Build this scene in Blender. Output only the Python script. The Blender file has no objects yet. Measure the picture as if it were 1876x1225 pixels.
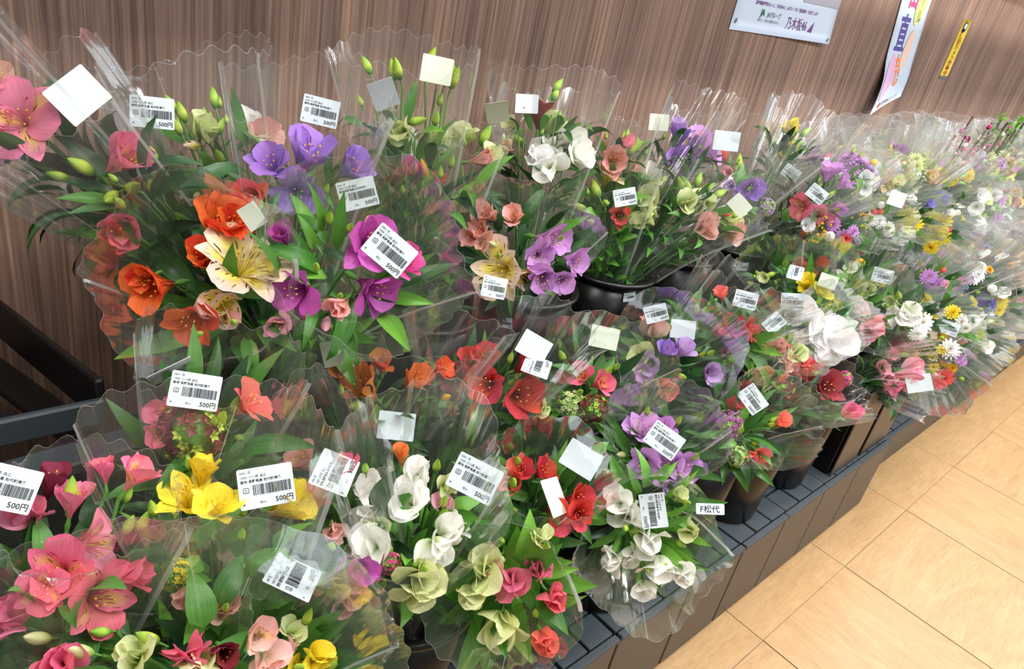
import bpy, math, random
import numpy as np
from mathutils import Vector, Matrix, Quaternion
from mathutils.bvhtree import BVHTree

# ------------------------------------------------------------------ camera
SC = bpy.context.scene
W, H, F = 1876, 1225, 1369.4
CAMP = Vector((0, 0, 1.5))
RX = Vector((0.72751174, 0.19126053, -0.65889763))     # world x, y, z axes seen in camera space
RY = Vector((-0.65986915, 0.45803982, -0.5956276))
RZ = Vector((0.18788131, 0.86811228, 0.45943627))
ROT = Matrix((RX, RY, RZ))
cd = bpy.data.cameras.new('camera'); cam = bpy.data.objects.new('camera', cd)
SC.collection.objects.link(cam); SC.camera = cam
cam.matrix_world = Matrix.Translation(CAMP) @ ROT.to_4x4()
cd.sensor_fit = 'HORIZONTAL'; cd.sensor_width = 36; cd.lens = F / W * 36
cd.clip_start = 0.02; cd.clip_end = 60

# ------------------------------------------------------------------ light
SC.view_settings.view_transform = 'Standard'; SC.view_settings.look = 'None'
SC.view_settings.gamma = 1; SC.view_settings.exposure = 0.22
SC.view_settings.use_curve_mapping = False
SC.cycles.max_bounces = 10; SC.cycles.diffuse_bounces = 3; SC.cycles.glossy_bounces = 3
SC.cycles.transmission_bounces = 4; SC.cycles.transparent_max_bounces = 48
SC.cycles.sample_clamp_indirect = 6; SC.cycles.sample_clamp_direct = 20
SC.cycles.use_denoising = True
wd = bpy.data.worlds.new('shop_ambient'); SC.world = wd; wd.use_nodes = True
wd.node_tree.nodes['Background'].inputs[0].default_value = (1.0, 0.96, 0.92, 1)
wd.node_tree.nodes['Background'].inputs[1].default_value = 0.28
def area(loc, sx, sy, power, col=(1, 1, 1), rot=(0, 0, 0)):
    l = bpy.data.lights.new('ceiling_lamp', 'AREA'); l.shape = 'RECTANGLE'; l.size = sx; l.size_y = sy
    l.energy = power; l.color = col
    o = bpy.data.objects.new('ceiling_lamp', l); SC.collection.objects.link(o); o.location = loc; o.rotation_euler = rot
for i in range(1, 5):
    area((-0.6 + i * 1.9, -0.7, 2.75), 1.25, 0.12, 36, (0.95, 0.98, 1.0))
for i in range(5):
    area((-0.4 + i * 1.6, 0.45, 2.75), 1.45, 0.10, 24, (1.0, 0.95, 0.90))
area((3.2, -3.0, 2.7), 6, 1.0, 90, (0.96, 0.98, 1.0))

# ------------------------------------------------------------------ helpers
C = SC.collection
R = random.Random(11)
def lin(c):
    return tuple((v / 255 / 12.92 if v / 255 <= .04045 else ((v / 255 + .055) / 1.055) ** 2.4) for v in c) + (1,)
def ray(px, py):
    return (ROT @ Vector((px - W / 2, -(py - H / 2), -F))).normalized()
def on_z(px, py, z):
    d = ray(px, py); return CAMP + d * ((z - CAMP.z) / d.z)
def on_y(px, py, y):
    d = ray(px, py); return CAMP + d * ((y - CAMP.y) / d.y)
CAM_R = ROT @ Vector((1, 0, 0)); CAM_U = ROT @ Vector((0, 1, 0))

def mk_mesh(name, V, Fc, mats, uv=None, fm=None, smooth=True):
    m = bpy.data.meshes.new(name)
    m.from_pydata([tuple(map(float, v)) for v in V], [], [tuple(map(int, f)) for f in Fc])
    for x in (mats if isinstance(mats, (list, tuple)) else [mats]): m.materials.append(x)
    if fm is not None: m.polygons.foreach_set('material_index', list(map(int, fm)))
    if smooth: m.polygons.foreach_set('use_smooth', [True] * len(m.polygons))
    if uv is not None:
        L = m.uv_layers.new(name='UVMap')
        idx = np.empty(len(m.loops), dtype=np.int32); m.loops.foreach_get('vertex_index', idx)
        L.data.foreach_set('uv', np.asarray(uv, dtype=np.float32)[idx].ravel())
    m.update(); return m
def obj(name, mesh, parent=None, M=None, loc=None):
    """link a mesh; M is the wanted world matrix (or local to the parent when M is None and loc given)"""
    o = bpy.data.objects.new(name, mesh); C.objects.link(o)
    if parent is not None:
        o.parent = parent
        if M is not None:
            o.matrix_basis = WM[parent.name].inverted() @ M
            WM[o.name] = M
        else:
            B = Matrix.Translation(loc or (0, 0, 0)); o.matrix_basis = B; WM[o.name] = WM[parent.name] @ B
    else:
        M = M or Matrix.Translation(loc or (0, 0, 0)); o.matrix_basis = M; WM[o.name] = M
    return o
WM = {}
def tag(o, label, cat, group=None):
    o['label'] = label; o['category'] = cat
    if group: o['group'] = group
    return o
class P:
    """piles of arrays joined into one mesh"""
    def __init__(s): s.V = []; s.F = []; s.U = []; s.M = []; s.n = 0
    def add(s, V, Fc, U=None, mi=0, M=None):
        V = np.asarray(V, float)
        if M is not None:
            A = np.array(M.to_4x4()); V = V @ A[:3, :3].T + A[:3, 3]
        s.V.append(V); s.F += [tuple(i + s.n for i in f) for f in Fc]; s.M += [mi] * len(Fc)
        s.U.append(np.asarray(U, float) if U is not None else np.zeros((len(V), 2))); s.n += len(V); return s
    def mesh(s, name, mats, smooth=True):
        return mk_mesh(name, np.vstack(s.V), s.F, mats, np.vstack(s.U), s.M, smooth)
def grid_faces(nu, nv, wrap=False):
    f = []
    for j in range(nv - 1):
        for i in range(nu if wrap else nu - 1):
            a = j * nu + i; b = j * nu + (i + 1) % nu
            f.append((a, b, b + nu, a + nu))
    return f
def box(x0, x1, y0, y1, z0, z1):
    V = [(x0, y0, z0), (x1, y0, z0), (x1, y1, z0), (x0, y1, z0), (x0, y0, z1), (x1, y0, z1), (x1, y1, z1), (x0, y1, z1)]
    return V, [(0, 3, 2, 1), (4, 5, 6, 7), (0, 1, 5, 4), (1, 2, 6, 5), (2, 3, 7, 6), (3, 0, 4, 7)]
def bevbox(x0, x1, y0, y1, z0, z1, b=.002):
    """box with all edges chamfered"""
    V = []; c = ((x0 + x1) / 2, (y0 + y1) / 2, (z0 + z1) / 2); h = ((x1 - x0) / 2, (y1 - y0) / 2, (z1 - z0) / 2)
    b = min(b, min(h) * .8); ids = {}
    for sx in (-1, 1):
        for sy in (-1, 1):
            for sz in (-1, 1):
                for ax in range(3):
                    v = [c[0] + sx * (h[0] - b), c[1] + sy * (h[1] - b), c[2] + sz * (h[2] - b)]
                    v[ax] = c[ax] + (sx, sy, sz)[ax] * h[ax]
                    ids[(sx, sy, sz, ax)] = len(V); V.append(v)
    Fc = []
    def q(*k): Fc.append(tuple(ids[i] for i in k))
    for s in (-1, 1):
        q((s, -1, -1, 0), (s, 1, -1, 0), (s, 1, 1, 0), (s, -1, 1, 0))
        q((-1, s, -1, 1), (1, s, -1, 1), (1, s, 1, 1), (-1, s, 1, 1))
        q((-1, -1, s, 2), (1, -1, s, 2), (1, 1, s, 2), (-1, 1, s, 2))
        for t in (-1, 1):
            q((s, t, -1, 0), (s, t, 1, 0), (s, t, 1, 1), (s, t, -1, 1))
            q((s, -1, t, 0), (s, 1, t, 0), (s, 1, t, 2), (s, -1, t, 2))
            q((-1, s, t, 1), (1, s, t, 1), (1, s, t, 2), (-1, s, t, 2))
            for u in (-1, 1): q((s, t, u, 0), (s, t, u, 1), (s, t, u, 2))
    return V, Fc
def tube(path, rad, n=6):
    path = [Vector(p) for p in path]; V = []; U = []
    rad = rad if hasattr(rad, '__len__') else [rad] * len(path)
    T = (path[1] - path[0]).normalized(); X = T.orthogonal().normalized()
    for i, p in enumerate(path):
        T = (path[min(i + 1, len(path) - 1)] - path[max(i - 1, 0)]).normalized()
        X = (X - T * X.dot(T)).normalized(); Y = T.cross(X)
        for k in range(n):
            a = 2 * math.pi * k / n; V.append(p + (X * math.cos(a) + Y * math.sin(a)) * rad[i]); U.append((k / n, i / (len(path) - 1)))
    return V, grid_faces(n, len(path), True), U
def ball(r, n=8, m=6, sz=1.0, c=(0, 0, 0)):
    V = []
    for j in range(m + 1):
        t = math.pi * j / m
        for i in range(n):
            a = 2 * math.pi * i / n
            V.append((c[0] + r * math.sin(t) * math.cos(a), c[1] + r * math.sin(t) * math.sin(a), c[2] - r * sz * math.cos(t)))
    return V, grid_faces(n, m + 1, True)
def lathe(prof, n=48):
    V = []
    for r, z in prof:
        for i in range(n):
            a = 2 * math.pi * i / n; V.append((r * math.cos(a), r * math.sin(a), z))
    return V, grid_faces(n, len(prof), True)

# ------------------------------------------------------------------ materials
def newmat(name):
    m = bpy.data.materials.new(name); m.use_nodes = True; nt = m.node_tree
    for n in list(nt.nodes): nt.nodes.remove(n)
    out = nt.nodes.new('ShaderNodeOutputMaterial')
    def N(t, **kw):
        n = nt.nodes.new('ShaderNode' + t)
        for k, v in kw.items(): setattr(n, k, v)
        return n
    def L(a, b): nt.links.new(a, b)
    return m, N, L, out
def pbr(name, col, rough=.5, metal=0, noise=0, nscale=20, bump=0, bscale=200, spec=.5, coat=0):
    m, N, L, out = newmat(name); b = N('BsdfPrincipled'); L(b.outputs[0], out.inputs[0])
    b.inputs['Base Color'].default_value = col; b.inputs['Roughness'].default_value = rough
    b.inputs['Metallic'].default_value = metal; b.inputs['Specular IOR Level'].default_value = spec
    b.inputs['Coat Weight'].default_value = coat
    tc = N('TexCoord')
    if noise:
        t = N('TexNoise'); t.inputs['Scale'].default_value = nscale; L(tc.outputs['Object'], t.inputs['Vector'])
        h = N('HueSaturation'); h.inputs['Color'].default_value = col
        mr = N('MapRange'); mr.inputs[3].default_value = 1 - noise; mr.inputs[4].default_value = 1 + noise
        L(t.outputs[0], mr.inputs[0]); L(mr.outputs[0], h.inputs['Value']); L(h.outputs[0], b.inputs['Base Color'])
    if bump:
        t = N('TexNoise'); t.inputs['Scale'].default_value = bscale; L(tc.outputs['Object'], t.inputs['Vector'])
        bm = N('Bump'); bm.inputs['Strength'].default_value = bump; bm.inputs['Distance'].default_value = .002
        L(t.outputs[0], bm.inputs['Height']); L(bm.outputs[0], b.inputs['Normal'])
    return m
def ramp(N, stops):
    r = N('ValToRGB'); e = r.color_ramp.elements
    while len(e) < len(stops): e.new(.5)
    for k, (p, c) in enumerate(stops): e[k].position = p; e[k].color = c
    return r
def wood_wall():
    m, N, L, out = newmat('wall_wood'); b = N('BsdfPrincipled'); L(b.outputs[0], out.inputs[0])
    tc = N('TexCoord'); mp = N('Mapping'); mp.inputs['Scale'].default_value = (120, 120, 2.0); L(tc.outputs['Object'], mp.inputs[0])
    n1 = N('TexNoise'); n1.inputs['Scale'].default_value = 1.0; n1.inputs['Detail'].default_value = 6; n1.inputs['Roughness'].default_value = .65
    L(mp.outputs[0], n1.inputs['Vector'])
    mp2 = N('Mapping'); mp2.inputs['Scale'].default_value = (9, 9, .5); L(tc.outputs['Object'], mp2.inputs[0])
    n2 = N('TexNoise'); n2.inputs['Scale'].default_value = 1.0; n2.inputs['Detail'].default_value = 3; L(mp2.outputs[0], n2.inputs['Vector'])
    ad = N('Math', operation='MULTIPLY_ADD'); L(n1.outputs[0], ad.inputs[0]); ad.inputs[1].default_value = .7
    m2 = N('Math', operation='MULTIPLY'); L(n2.outputs[0], m2.inputs[0]); m2.inputs[1].default_value = .3; L(m2.outputs[0], ad.inputs[2])
    r = ramp(N, [(.34, lin((84, 64, 56))), (.46, lin((120, 95, 84))), (.55, lin((146, 117, 103))), (.66, lin((188, 150, 124)))])
    L(ad.outputs[0], r.inputs[0]); L(r.outputs[0], b.inputs['Base Color'])
    b.inputs['Roughness'].default_value = .55; b.inputs['Specular IOR Level'].default_value = .35
    bm = N('Bump'); bm.inputs['Strength'].default_value = .15; bm.inputs['Distance'].default_value = .001
    L(n1.outputs[0], bm.inputs['Height']); L(bm.outputs[0], b.inputs['Normal'])
    return m
def wood_tile():
    m, N, L, out = newmat('floor_wood_tile'); b = N('BsdfPrincipled'); L(b.outputs[0], out.inputs[0])
    tc = N('TexCoord'); oi = N('ObjectInfo'); ad = N('VectorMath', operation='MULTIPLY_ADD')
    cx = N('CombineXYZ'); L(oi.outputs['Random'], cx.inputs[0]); L(oi.outputs['Random'], cx.inputs[1]); L(oi.outputs['Random'], cx.inputs[2])
    L(cx.outputs[0], ad.inputs[0]); ad.inputs[1].default_value = (40, 17, 9); L(tc.outputs['Object'], ad.inputs[2])
    mp = N('Mapping'); mp.inputs['Scale'].default_value = (14, 110, 8); L(ad.outputs[0], mp.inputs[0])
    n1 = N('TexNoise'); n1.inputs['Scale'].default_value = 1; n1.inputs['Detail'].default_value = 8; n1.inputs['Roughness'].default_value = .7; n1.inputs['Distortion'].default_value = 1.2
    L(mp.outputs[0], n1.inputs['Vector'])
    mp2 = N('Mapping'); mp2.inputs['Scale'].default_value = (2.2, 7, 2); L(ad.outputs[0], mp2.inputs[0])
    n2 = N('TexNoise'); n2.inputs['Scale'].default_value = 1; n2.inputs['Detail'].default_value = 4; n2.inputs['Distortion'].default_value = 2.5; L(mp2.outputs[0], n2.inputs['Vector'])
    mx = N('Math', operation='MULTIPLY_ADD'); L(n1.outputs[0], mx.inputs[0]); mx.inputs[1].default_value = .68
    m2 = N('Math', operation='MULTIPLY'); L(n2.outputs[0], m2.inputs[0]); m2.inputs[1].default_value = .32; L(m2.outputs[0], mx.inputs[2])
    r = ramp(N, [(.3, lin((156, 117, 76))), (.45, lin((176, 138, 92))), (.55, lin((184, 147, 100))), (.7, lin((196, 162, 116)))])
    L(mx.outputs[0], r.inputs[0]); L(r.outputs[0], b.inputs['Base Color']); b.inputs['Roughness'].default_value = .38
    bm = N('Bump'); bm.inputs['Strength'].default_value = .2; bm.inputs['Distance'].default_value = .001
    L(n1.outputs[0], bm.inputs['Height']); L(bm.outputs[0], b.inputs['Normal'])
    return m
def film_mat(name, haze, gl):
    m, N, L, out = newmat(name)
    tr = N('BsdfTransparent'); tr.inputs[0].default_value = (.975, .98, .975, 1)
    g = N('BsdfGlossy'); g.inputs['Roughness'].default_value = .13; g.inputs[0].default_value = (.95, .98, 1, 1)
    d = N('BsdfDiffuse'); d.inputs[0].default_value = (.9, .93, .93, 1)
    tl = N('BsdfTranslucent'); tl.inputs[0].default_value = (.9, .93, .93, 1)
    uv = N('TexCoord'); mp = N('Mapping'); mp.inputs['Scale'].default_value = (22, 3.0, 1); L(uv.outputs['UV'], mp.inputs[0])
    oi = N('ObjectInfo'); off = N('CombineXYZ'); L(oi.outputs['Random'], off.inputs[2])
    va = N('VectorMath', operation='MULTIPLY_ADD'); L(off.outputs[0], va.inputs[0]); va.inputs[1].default_value = (0, 0, 60); L(mp.outputs[0], va.inputs[2])
    n = N('TexNoise'); n.inputs['Scale'].default_value = 1; n.inputs['Detail'].default_value = 2.5; n.inputs['Roughness'].default_value = .6; n.inputs['Distortion'].default_value = .6
    L(va.outputs[0], n.inputs['Vector'])
    bm = N('Bump'); bm.inputs['Strength'].default_value = 1; bm.inputs['Distance'].default_value = .004; L(n.outputs[0], bm.inputs['Height'])
    L(bm.outputs[0], g.inputs['Normal'])
    lw = N('LayerWeight'); lw.inputs[0].default_value = .25; L(bm.outputs[0], lw.inputs['Normal'])
    f = N('Math', operation='MULTIPLY_ADD'); L(lw.outputs['Fresnel'], f.inputs[0]); f.inputs[1].default_value = gl; f.inputs[2].default_value = .03
    cl = N('Clamp'); L(f.outputs[0], cl.inputs[0])
    m1 = N('MixShader'); L(cl.outputs[0], m1.inputs[0]); L(tr.outputs[0], m1.inputs[1]); L(g.outputs[0], m1.inputs[2])
    md = N('MixShader'); md.inputs[0].default_value = .5; L(d.outputs[0], md.inputs[1]); L(tl.outputs[0], md.inputs[2])
    m3 = N('MixShader'); m3.inputs[0].default_value = haze; L(m1.outputs[0], m3.inputs[1]); L(md.outputs[0], m3.inputs[2])
    L(m3.outputs[0], out.inputs[0]); return m
FILM = film_mat('cellophane', .030, .34)
FILM_EDGE = film_mat('cellophane_fold_glint', .34, .8)  # film whitened so edge and fold highlights sit in its colour
FILM_FAR = film_mat('cellophane_far_haze', .085, .6)  # whiter copy of the film, distant haze mixed into it

def petal_mat(name, base, mid, tip, streak=None, center=None, transl=.32, vein=.12):
    m, N, L, out = newmat(name); b = N('BsdfPrincipled'); tl = N('BsdfTranslucent'); mx = N('MixShader')
    mx.inputs[0].default_value = transl; L(b.outputs[0], mx.inputs[1]); L(tl.outputs[0], mx.inputs[2]); L(mx.outputs[0], out.inputs[0])
    uv = N('TexCoord'); sp = N('SeparateXYZ'); L(uv.outputs['UV'], sp.inputs[0]); oi = N('ObjectInfo')
    r = ramp(N, [(0.02, base), (.45, mid), (1.0, tip)]); L(sp.outputs[1], r.inputs[0]); col = r.outputs[0]
    mp = N('Mapping'); mp.inputs['Scale'].default_value = (26, 1.6, 1); L(uv.outputs['UV'], mp.inputs[0])
    nz = N('TexNoise'); nz.inputs['Scale'].default_value = 1; L(mp.outputs[0], nz.inputs['Vector'])
    mr = N('MapRange'); mr.inputs[1].default_value = .3; mr.inputs[2].default_value = .7; mr.inputs[3].default_value = 1 - vein; mr.inputs[4].default_value = 1 + vein; L(nz.outputs[0], mr.inputs[0])
    hs = N('HueSaturation'); L(col, hs.inputs['Color']); L(mr.outputs[0], hs.inputs['Value']); 
    hr = N('MapRange'); hr.inputs[3].default_value = .485; hr.inputs[4].default_value = .515; L(oi.outputs['Random'], hr.inputs[0]); L(hr.outputs[0], hs.inputs['Hue'])
    col = hs.outputs[0]
    if center:   # blotch of another colour along the middle of the petal
        a = N('Math', operation='SUBTRACT'); L(sp.outputs[0], a.inputs[0]); a.inputs[1].default_value = .5
        a2 = N('Math', operation='ABSOLUTE'); L(a.outputs[0], a2.inputs[0])
        c1 = N('MapRange'); c1.interpolation_type = 'SMOOTHSTEP'; c1.inputs[1].default_value = .12; c1.inputs[2].default_value = .4; c1.inputs[3].default_value = 1; c1.inputs[4].default_value = 0; L(a2.outputs[0], c1.inputs[0])
        c2 = N('MapRange'); c2.interpolation_type = 'SMOOTHSTEP'; c2.inputs[1].default_value = .55; c2.inputs[2].default_value = .92; c2.inputs[3].default_value = 1; c2.inputs[4].default_value = 0; L(sp.outputs[1], c2.inputs[0])
        mu = N('Math', operation='MULTIPLY'); L(c1.outputs[0], mu.inputs[0]); L(c2.outputs[0], mu.inputs[1])
        cm = N('Mix', data_type='RGBA'); L(mu.outputs[0], cm.inputs[0]); L(col, cm.inputs[6]); cm.inputs[7].default_value = center; col = cm.outputs[2]
    if streak:
        ms = N('Mapping'); ms.inputs['Scale'].default_value = (13, 3.4, 1); L(uv.outputs['UV'], ms.inputs[0])
        v = N('TexVoronoi'); v.inputs['Scale'].default_value = 1; L(ms.outputs[0], v.inputs['Vector'])
        ms.inputs['Rotation'].default_value = (0, 0, .0)
        s1 = N('MapRange'); s1.inputs[1].default_value = .33; s1.inputs[2].default_value = .25; L(v.outputs['Distance'], s1.inputs[0])
        s2 = N('MapRange'); s2.inputs[1].default_value = .25; s2.inputs[2].default_value = .35; L(sp.outputs[1], s2.inputs[0])
        s3 = N('MapRange'); s3.inputs[1].default_value = .9; s3.inputs[2].default_value = .75; L(sp.outputs[1], s3.inputs[0])
        q = N('Math', operation='MULTIPLY'); L(s1.outputs[0], q.inputs[0]); L(s2.outputs[0], q.inputs[1])
        q2 = N('Math', operation='MULTIPLY'); L(q.outputs[0], q2.inputs[0]); L(s3.outputs[0], q2.inputs[1])
        cm = N('Mix', data_type='RGBA'); L(q2.outputs[0], cm.inputs[0]); L(col, cm.inputs[6]); cm.inputs[7].default_value = streak; col = cm.outputs[2]
    L(col, b.inputs['Base Color']); L(col, tl.inputs[0]); b.inputs['Roughness'].default_value = .45; b.inputs['Specular IOR Level'].default_value = .35
    bm = N('Bump'); bm.inputs['Strength'].default_value = .35; bm.inputs['Distance'].default_value = .001; L(nz.outputs[0], bm.inputs['Height']); L(bm.outputs[0], b.inputs['Normal'])
    return m
# colour key: (base, mid, tip, inner streak, inner centre)
COL = {
 'orange': ((150, 60, 20), (238, 88, 26), (240, 78, 30), (130, 20, 10), (225, 100, 30)),
 'amber':  ((200, 110, 30), (240, 130, 50), (238, 110, 50), (130, 50, 10), (240, 160, 60)),
 'cream':  ((225, 200, 90), (252, 232, 180), (248, 206, 196), (70, 30, 20), (250, 230, 96)),
 'peach':  ((200, 180, 130), (245, 205, 190), (240, 170, 160), (120, 60, 50), (240, 215, 140)),
 'magenta':((150, 40, 120), (196, 70, 180), (190, 66, 168), (100, 20, 80), None),
 'hotpink':((190, 30, 110), (225, 50, 140), (230, 80, 160), (120, 10, 60), None),
 'purple': ((110, 70, 170), (150, 98, 205), (158, 110, 214), (80, 40, 120), None),
 'lilac':  ((200, 150, 190), (212, 150, 218), (206, 140, 222), (140, 60, 140), (225, 190, 220)),
 'mauve':  ((170, 130, 190), (190, 150, 214), (196, 160, 220), None, None),
 'pink':   ((236, 140, 140), (248, 142, 172), (246, 118, 158), (150, 40, 50), (250, 214, 130)),
 'rose':   ((216, 90, 110), (240, 110, 138), (240, 96, 130), (120, 20, 40), (246, 190, 120)),
 'softpink':((235, 200, 200), (240, 178, 192), (242, 158, 182), None, None),
 'salmon': ((226, 150, 120), (242, 170, 156), (238, 156, 158), (140, 60, 50), (236, 190, 140)),
 'coral':  ((220, 90, 70), (240, 96, 84), (244, 100, 96), (150, 30, 30), (240, 150, 90)),
 'red':    ((130, 14, 20), (205, 34, 36), (214, 44, 44), (110, 8, 14), None),
 'burgundy':((70, 10, 24), (120, 22, 40), (140, 32, 54), (60, 6, 14), None),
 'yellow': ((215, 180, 10), (246, 220, 24), (248, 226, 50), (170, 110, 10), None),
 'gold':   ((220, 150, 10), (244, 180, 20), (248, 196, 40), None, None),
 'white':  ((214, 232, 168), (255, 255, 246), (255, 255, 250), None, None),
 'purewhite':((225, 230, 225), (254, 254, 255), (255, 255, 255), None, None),
 'lime':   ((150, 180, 70), (210, 222, 140), (228, 232, 176), None, None),
 'lavblue':((110, 100, 200), (130, 120, 215), (150, 140, 225), None, None),
}
_pm = {}
def pmat(c, inner=False):
    k = (c, inner)
    if k not in _pm:
        b, m_, t, s, ce = COL[c]; b, m_, t = [tuple(v * .88 + 255 * .12 for v in q) if q != (0, 0, 0) else q for q in (b, m_, t)]
        _pm[k] = petal_mat('petal_' + c + ('_streaked' if inner else ''), lin(b), lin(m_), lin(t),
                           lin(s) if ((inner or c == 'cream') and s) else None, lin(ce) if ((inner or c == 'cream') and ce) else None)
    return _pm[k]
def leaf_mat(name, dark, light):
    m, N, L, out = newmat(name); b = N('BsdfPrincipled'); tl = N('BsdfTranslucent'); mx = N('MixShader'); mx.inputs[0].default_value = .22
    L(b.outputs[0], mx.inputs[1]); L(tl.outputs[0], mx.inputs[2]); L(mx.outputs[0], out.inputs[0])
    uv = N('TexCoord'); sp = N('SeparateXYZ'); L(uv.outputs['UV'], sp.inputs[0]); oi = N('ObjectInfo')
    mp = N('Mapping'); mp.inputs['Scale'].default_value = (15, .8, 1); L(uv.outputs['UV'], mp.inputs[0])
    nz = N('TexNoise'); nz.inputs['Scale'].default_value = 1; nz.inputs['Detail'].default_value = 3; L(mp.outputs[0], nz.inputs['Vector'])
    a = N('Math', operation='MULTIPLY_ADD'); L(nz.outputs[0], a.inputs[0]); a.inputs[1].default_value = .7
    b2 = N('Math', operation='MULTIPLY_ADD'); L(oi.outputs['Random'], b2.inputs[0]); b2.inputs[1].default_value = .7; b2.inputs[2].default_value = -.2; L(b2.outputs[0], a.inputs[2])
    r = ramp(N, [(.1, dark), (.8, light)]); L(a.outputs[0], r.inputs[0])
    L(r.outputs[0], b.inputs['Base Color']); L(r.outputs[0], tl.inputs[0]); b.inputs['Roughness'].default_value = .36
    bm = N('Bump'); bm.inputs['Strength'].default_value = .4; bm.inputs['Distance'].default_value = .001; L(nz.outputs[0], bm.inputs['Height']); L(bm.outputs[0], b.inputs['Normal'])
    return m
LEAF = leaf_mat('leaf_green', lin((24, 68, 28)), lin((92, 152, 62)))
LEAFB = leaf_mat('leaf_bright', lin((52, 120, 36)), lin((128, 190, 70)))
LEAFD = leaf_mat('leaf_dark', lin((16, 50, 26)), lin((60, 106, 58)))
STEM = pbr('stem_green', lin((86, 138, 60)), .45, noise=.2)
BUDM = petal_mat('bud_lime', lin((70, 130, 40)), lin((186, 214, 84)), lin((120, 170, 50)), transl=.2)
STAM = pbr('stamen_gold', lin((224, 180, 70)), .6)
BLACK = pbr('black_plastic', lin((13, 13, 14)), .3, bump=.06, bscale=60, spec=.4)
BLACKM = pbr('black_metal', lin((14, 14, 15)), .42, bump=.05)
CRATE = pbr('dark_brown_plastic', lin((56, 53, 52)), .40, noise=.12, nscale=7, bump=.12, bscale=300, spec=.6)
PAIL = pbr('floor_reflect_plastic', lin((78, 69, 60)), .42, noise=.08, nscale=5, spec=.6)  # brown of the reflected floor is put into this base colour
SLATE = pbr('grey_lattice', lin((68, 76, 82)), .6, noise=.25, nscale=18)
GROUT = pbr('grey_grout', lin((150, 138, 120)), .8)
RACKG = pbr('rack_edge', lin((52, 60, 66)), .4)
PAPER = pbr('white_paper', lin((212, 224, 230)), .5)
PAPERC = pbr('cream_paper', lin((214, 222, 204)), .55)
INK = pbr('black_ink', lin((26, 28, 32)), .5)
DARKV = pbr('hollow_shade', lin((8, 8, 8)), .9)

# ------------------------------------------------------------------ setting
def struct(name, mesh, M=None, parent=None):
    o = obj(name, mesh, parent, M)
    if parent is None: o['kind'] = 'structure'
    return o
def bm_box(name, mat, *a, b=.002, parent=None, M=None, st=False, smooth=False):
    V, Fc = bevbox(*a, b=b); m = mk_mesh(name, V, Fc, mat, smooth=False)
    return struct(name, m, M, parent) if st else obj(name, m, parent, M or (None if parent is None else WM[parent.name]))
WY = 1.35
wall = bm_box('wall_back', wood_wall(), -2.5, 11, WY, WY + .1, 0, 3.0, st=True)
bm_box('baseboard_back', pbr('baseboard', lin((60, 50, 44)), .5), -2.5, 11, WY - .012, WY, 0, .08, st=True)
floor = bm_box('floor', GROUT, -2.5, 11, -4, WY, -.06, -.004, st=True)
TILEM = wood_tile()
V, Fc = bevbox(-.2503, .2503, -.249, .249, -.0015, 0, b=.0006); tile_mesh = mk_mesh('tile', V, Fc, TILEM, smooth=False)
for ix in range(-3, 20):
    for iy in range(-4, 1):
        cx = 1.645 + .5025 * ix - .25; cy = .372 + .25 + .5 * iy - .5 + (.5 if False else 0)
        M = Matrix.Translation((cx, cy, 0)) @ Matrix.Rotation(R.choice((0, math.pi)) + (math.pi / 2 if (ix + iy) % 2 else 0), 4, 'Z')
        obj('tile', tile_mesh, floor, M)
for ix in range(-3, 20):
    for iy in range(1, 3):
        cx = 1.645 + .5025 * ix - .25; obj('tile', tile_mesh, floor, Matrix.Translation((cx, .372 + .25 + .5 * (iy - 1), 0)))

# ------------------------------------------------------------------ display stands
def stand(x0, x1, y0, y1, h, label, seams=(), slat=.08, gap_top=True):
    """low stand of a brown plastic skirt with a slotted grey top"""
    e = bpy.data.objects.new('display_stand', None); C.objects.link(e); e.location = (x0, y0, 0); WM[e.name] = Matrix.Translation((x0, y0, 0))
    tag(e, label, 'stand', 'low brown stands under the lower flower row')
    Wd = x1 - x0; D = y1 - y0; I = WM[e.name]
    xs = [0] + list(seams) + [Wd]
    for a, b in zip(xs[:-1], xs[1:]):
        bm_box('front_panel', CRATE, a + .0015, b - .0015, 0, .012, .002, h - .012, b=.0025, parent=e, M=I)
        V, Fc = bevbox(a + .0015, b - .0015, -.004, .012, h - .014, h, b=.002)
        obj('top_rim', mk_mesh('top_rim', V, Fc, SLATE, smooth=False), e, I)
    bm_box('hollow_shade_fill', DARKV, .004, Wd - .004, .014, D, .001, h - .02, parent=e, M=I)  # near-black block stands in for the shade inside the hollow stand
    bm_box('side_panel', CRATE, Wd - .012, Wd - .0005, .0125, D, .002, h - .012, parent=e, M=I)
    n = max(1, int(round(Wd / slat))); w = Wd / n
    for k in range(n):
        j = 0
        y = .016
        while y < D - .01 and j < 5:
            ye = min(D, y + (.07 if (k + j) % 2 else .095)) if j < 4 else D
            bm_box('slat', SLATE, k * w + .003, (k + 1) * w - .003, y, ye - .006, h - .016, h - .002 - .002 * ((k + j) % 3 == 0), b=.0015, parent=e, M=I)
            y = ye; j += 1
    return e
xs = [-.35, .11, .59, 1.07, 1.33, 1.57, 2.52]
words = ['leftmost low brown stand, mostly hidden below the pink bouquets', 'low brown stand below the yellow bouquet near the camera',
         'low brown stand under the bucket with the white bouquet', 'narrow brown stand section below the pink-tipped green bouquet',
         'narrow brown stand section in front of the first tiled gap of buckets', 'long brown stand section that ends where the stands step back']
for k in range(6):
    a, b = xs[k], xs[k + 1]
    sm = {0: (), 1: (.24,), 2: (.24,), 3: (), 4: (), 5: (.22, .46, .70)}[k]
    stand(a + .002, b - .002, .49, 1.0, .28, words[k], sm)
stand(2.535, 3.63, .553, 1.0, .16, 'lower brown stand just beyond the step, below the yellow mixed bouquets', (.9,))
stand(3.66, 5.2, .553, 1.0, .16, 'low brown stand beyond the black gap, towards the right edge', ())
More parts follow.
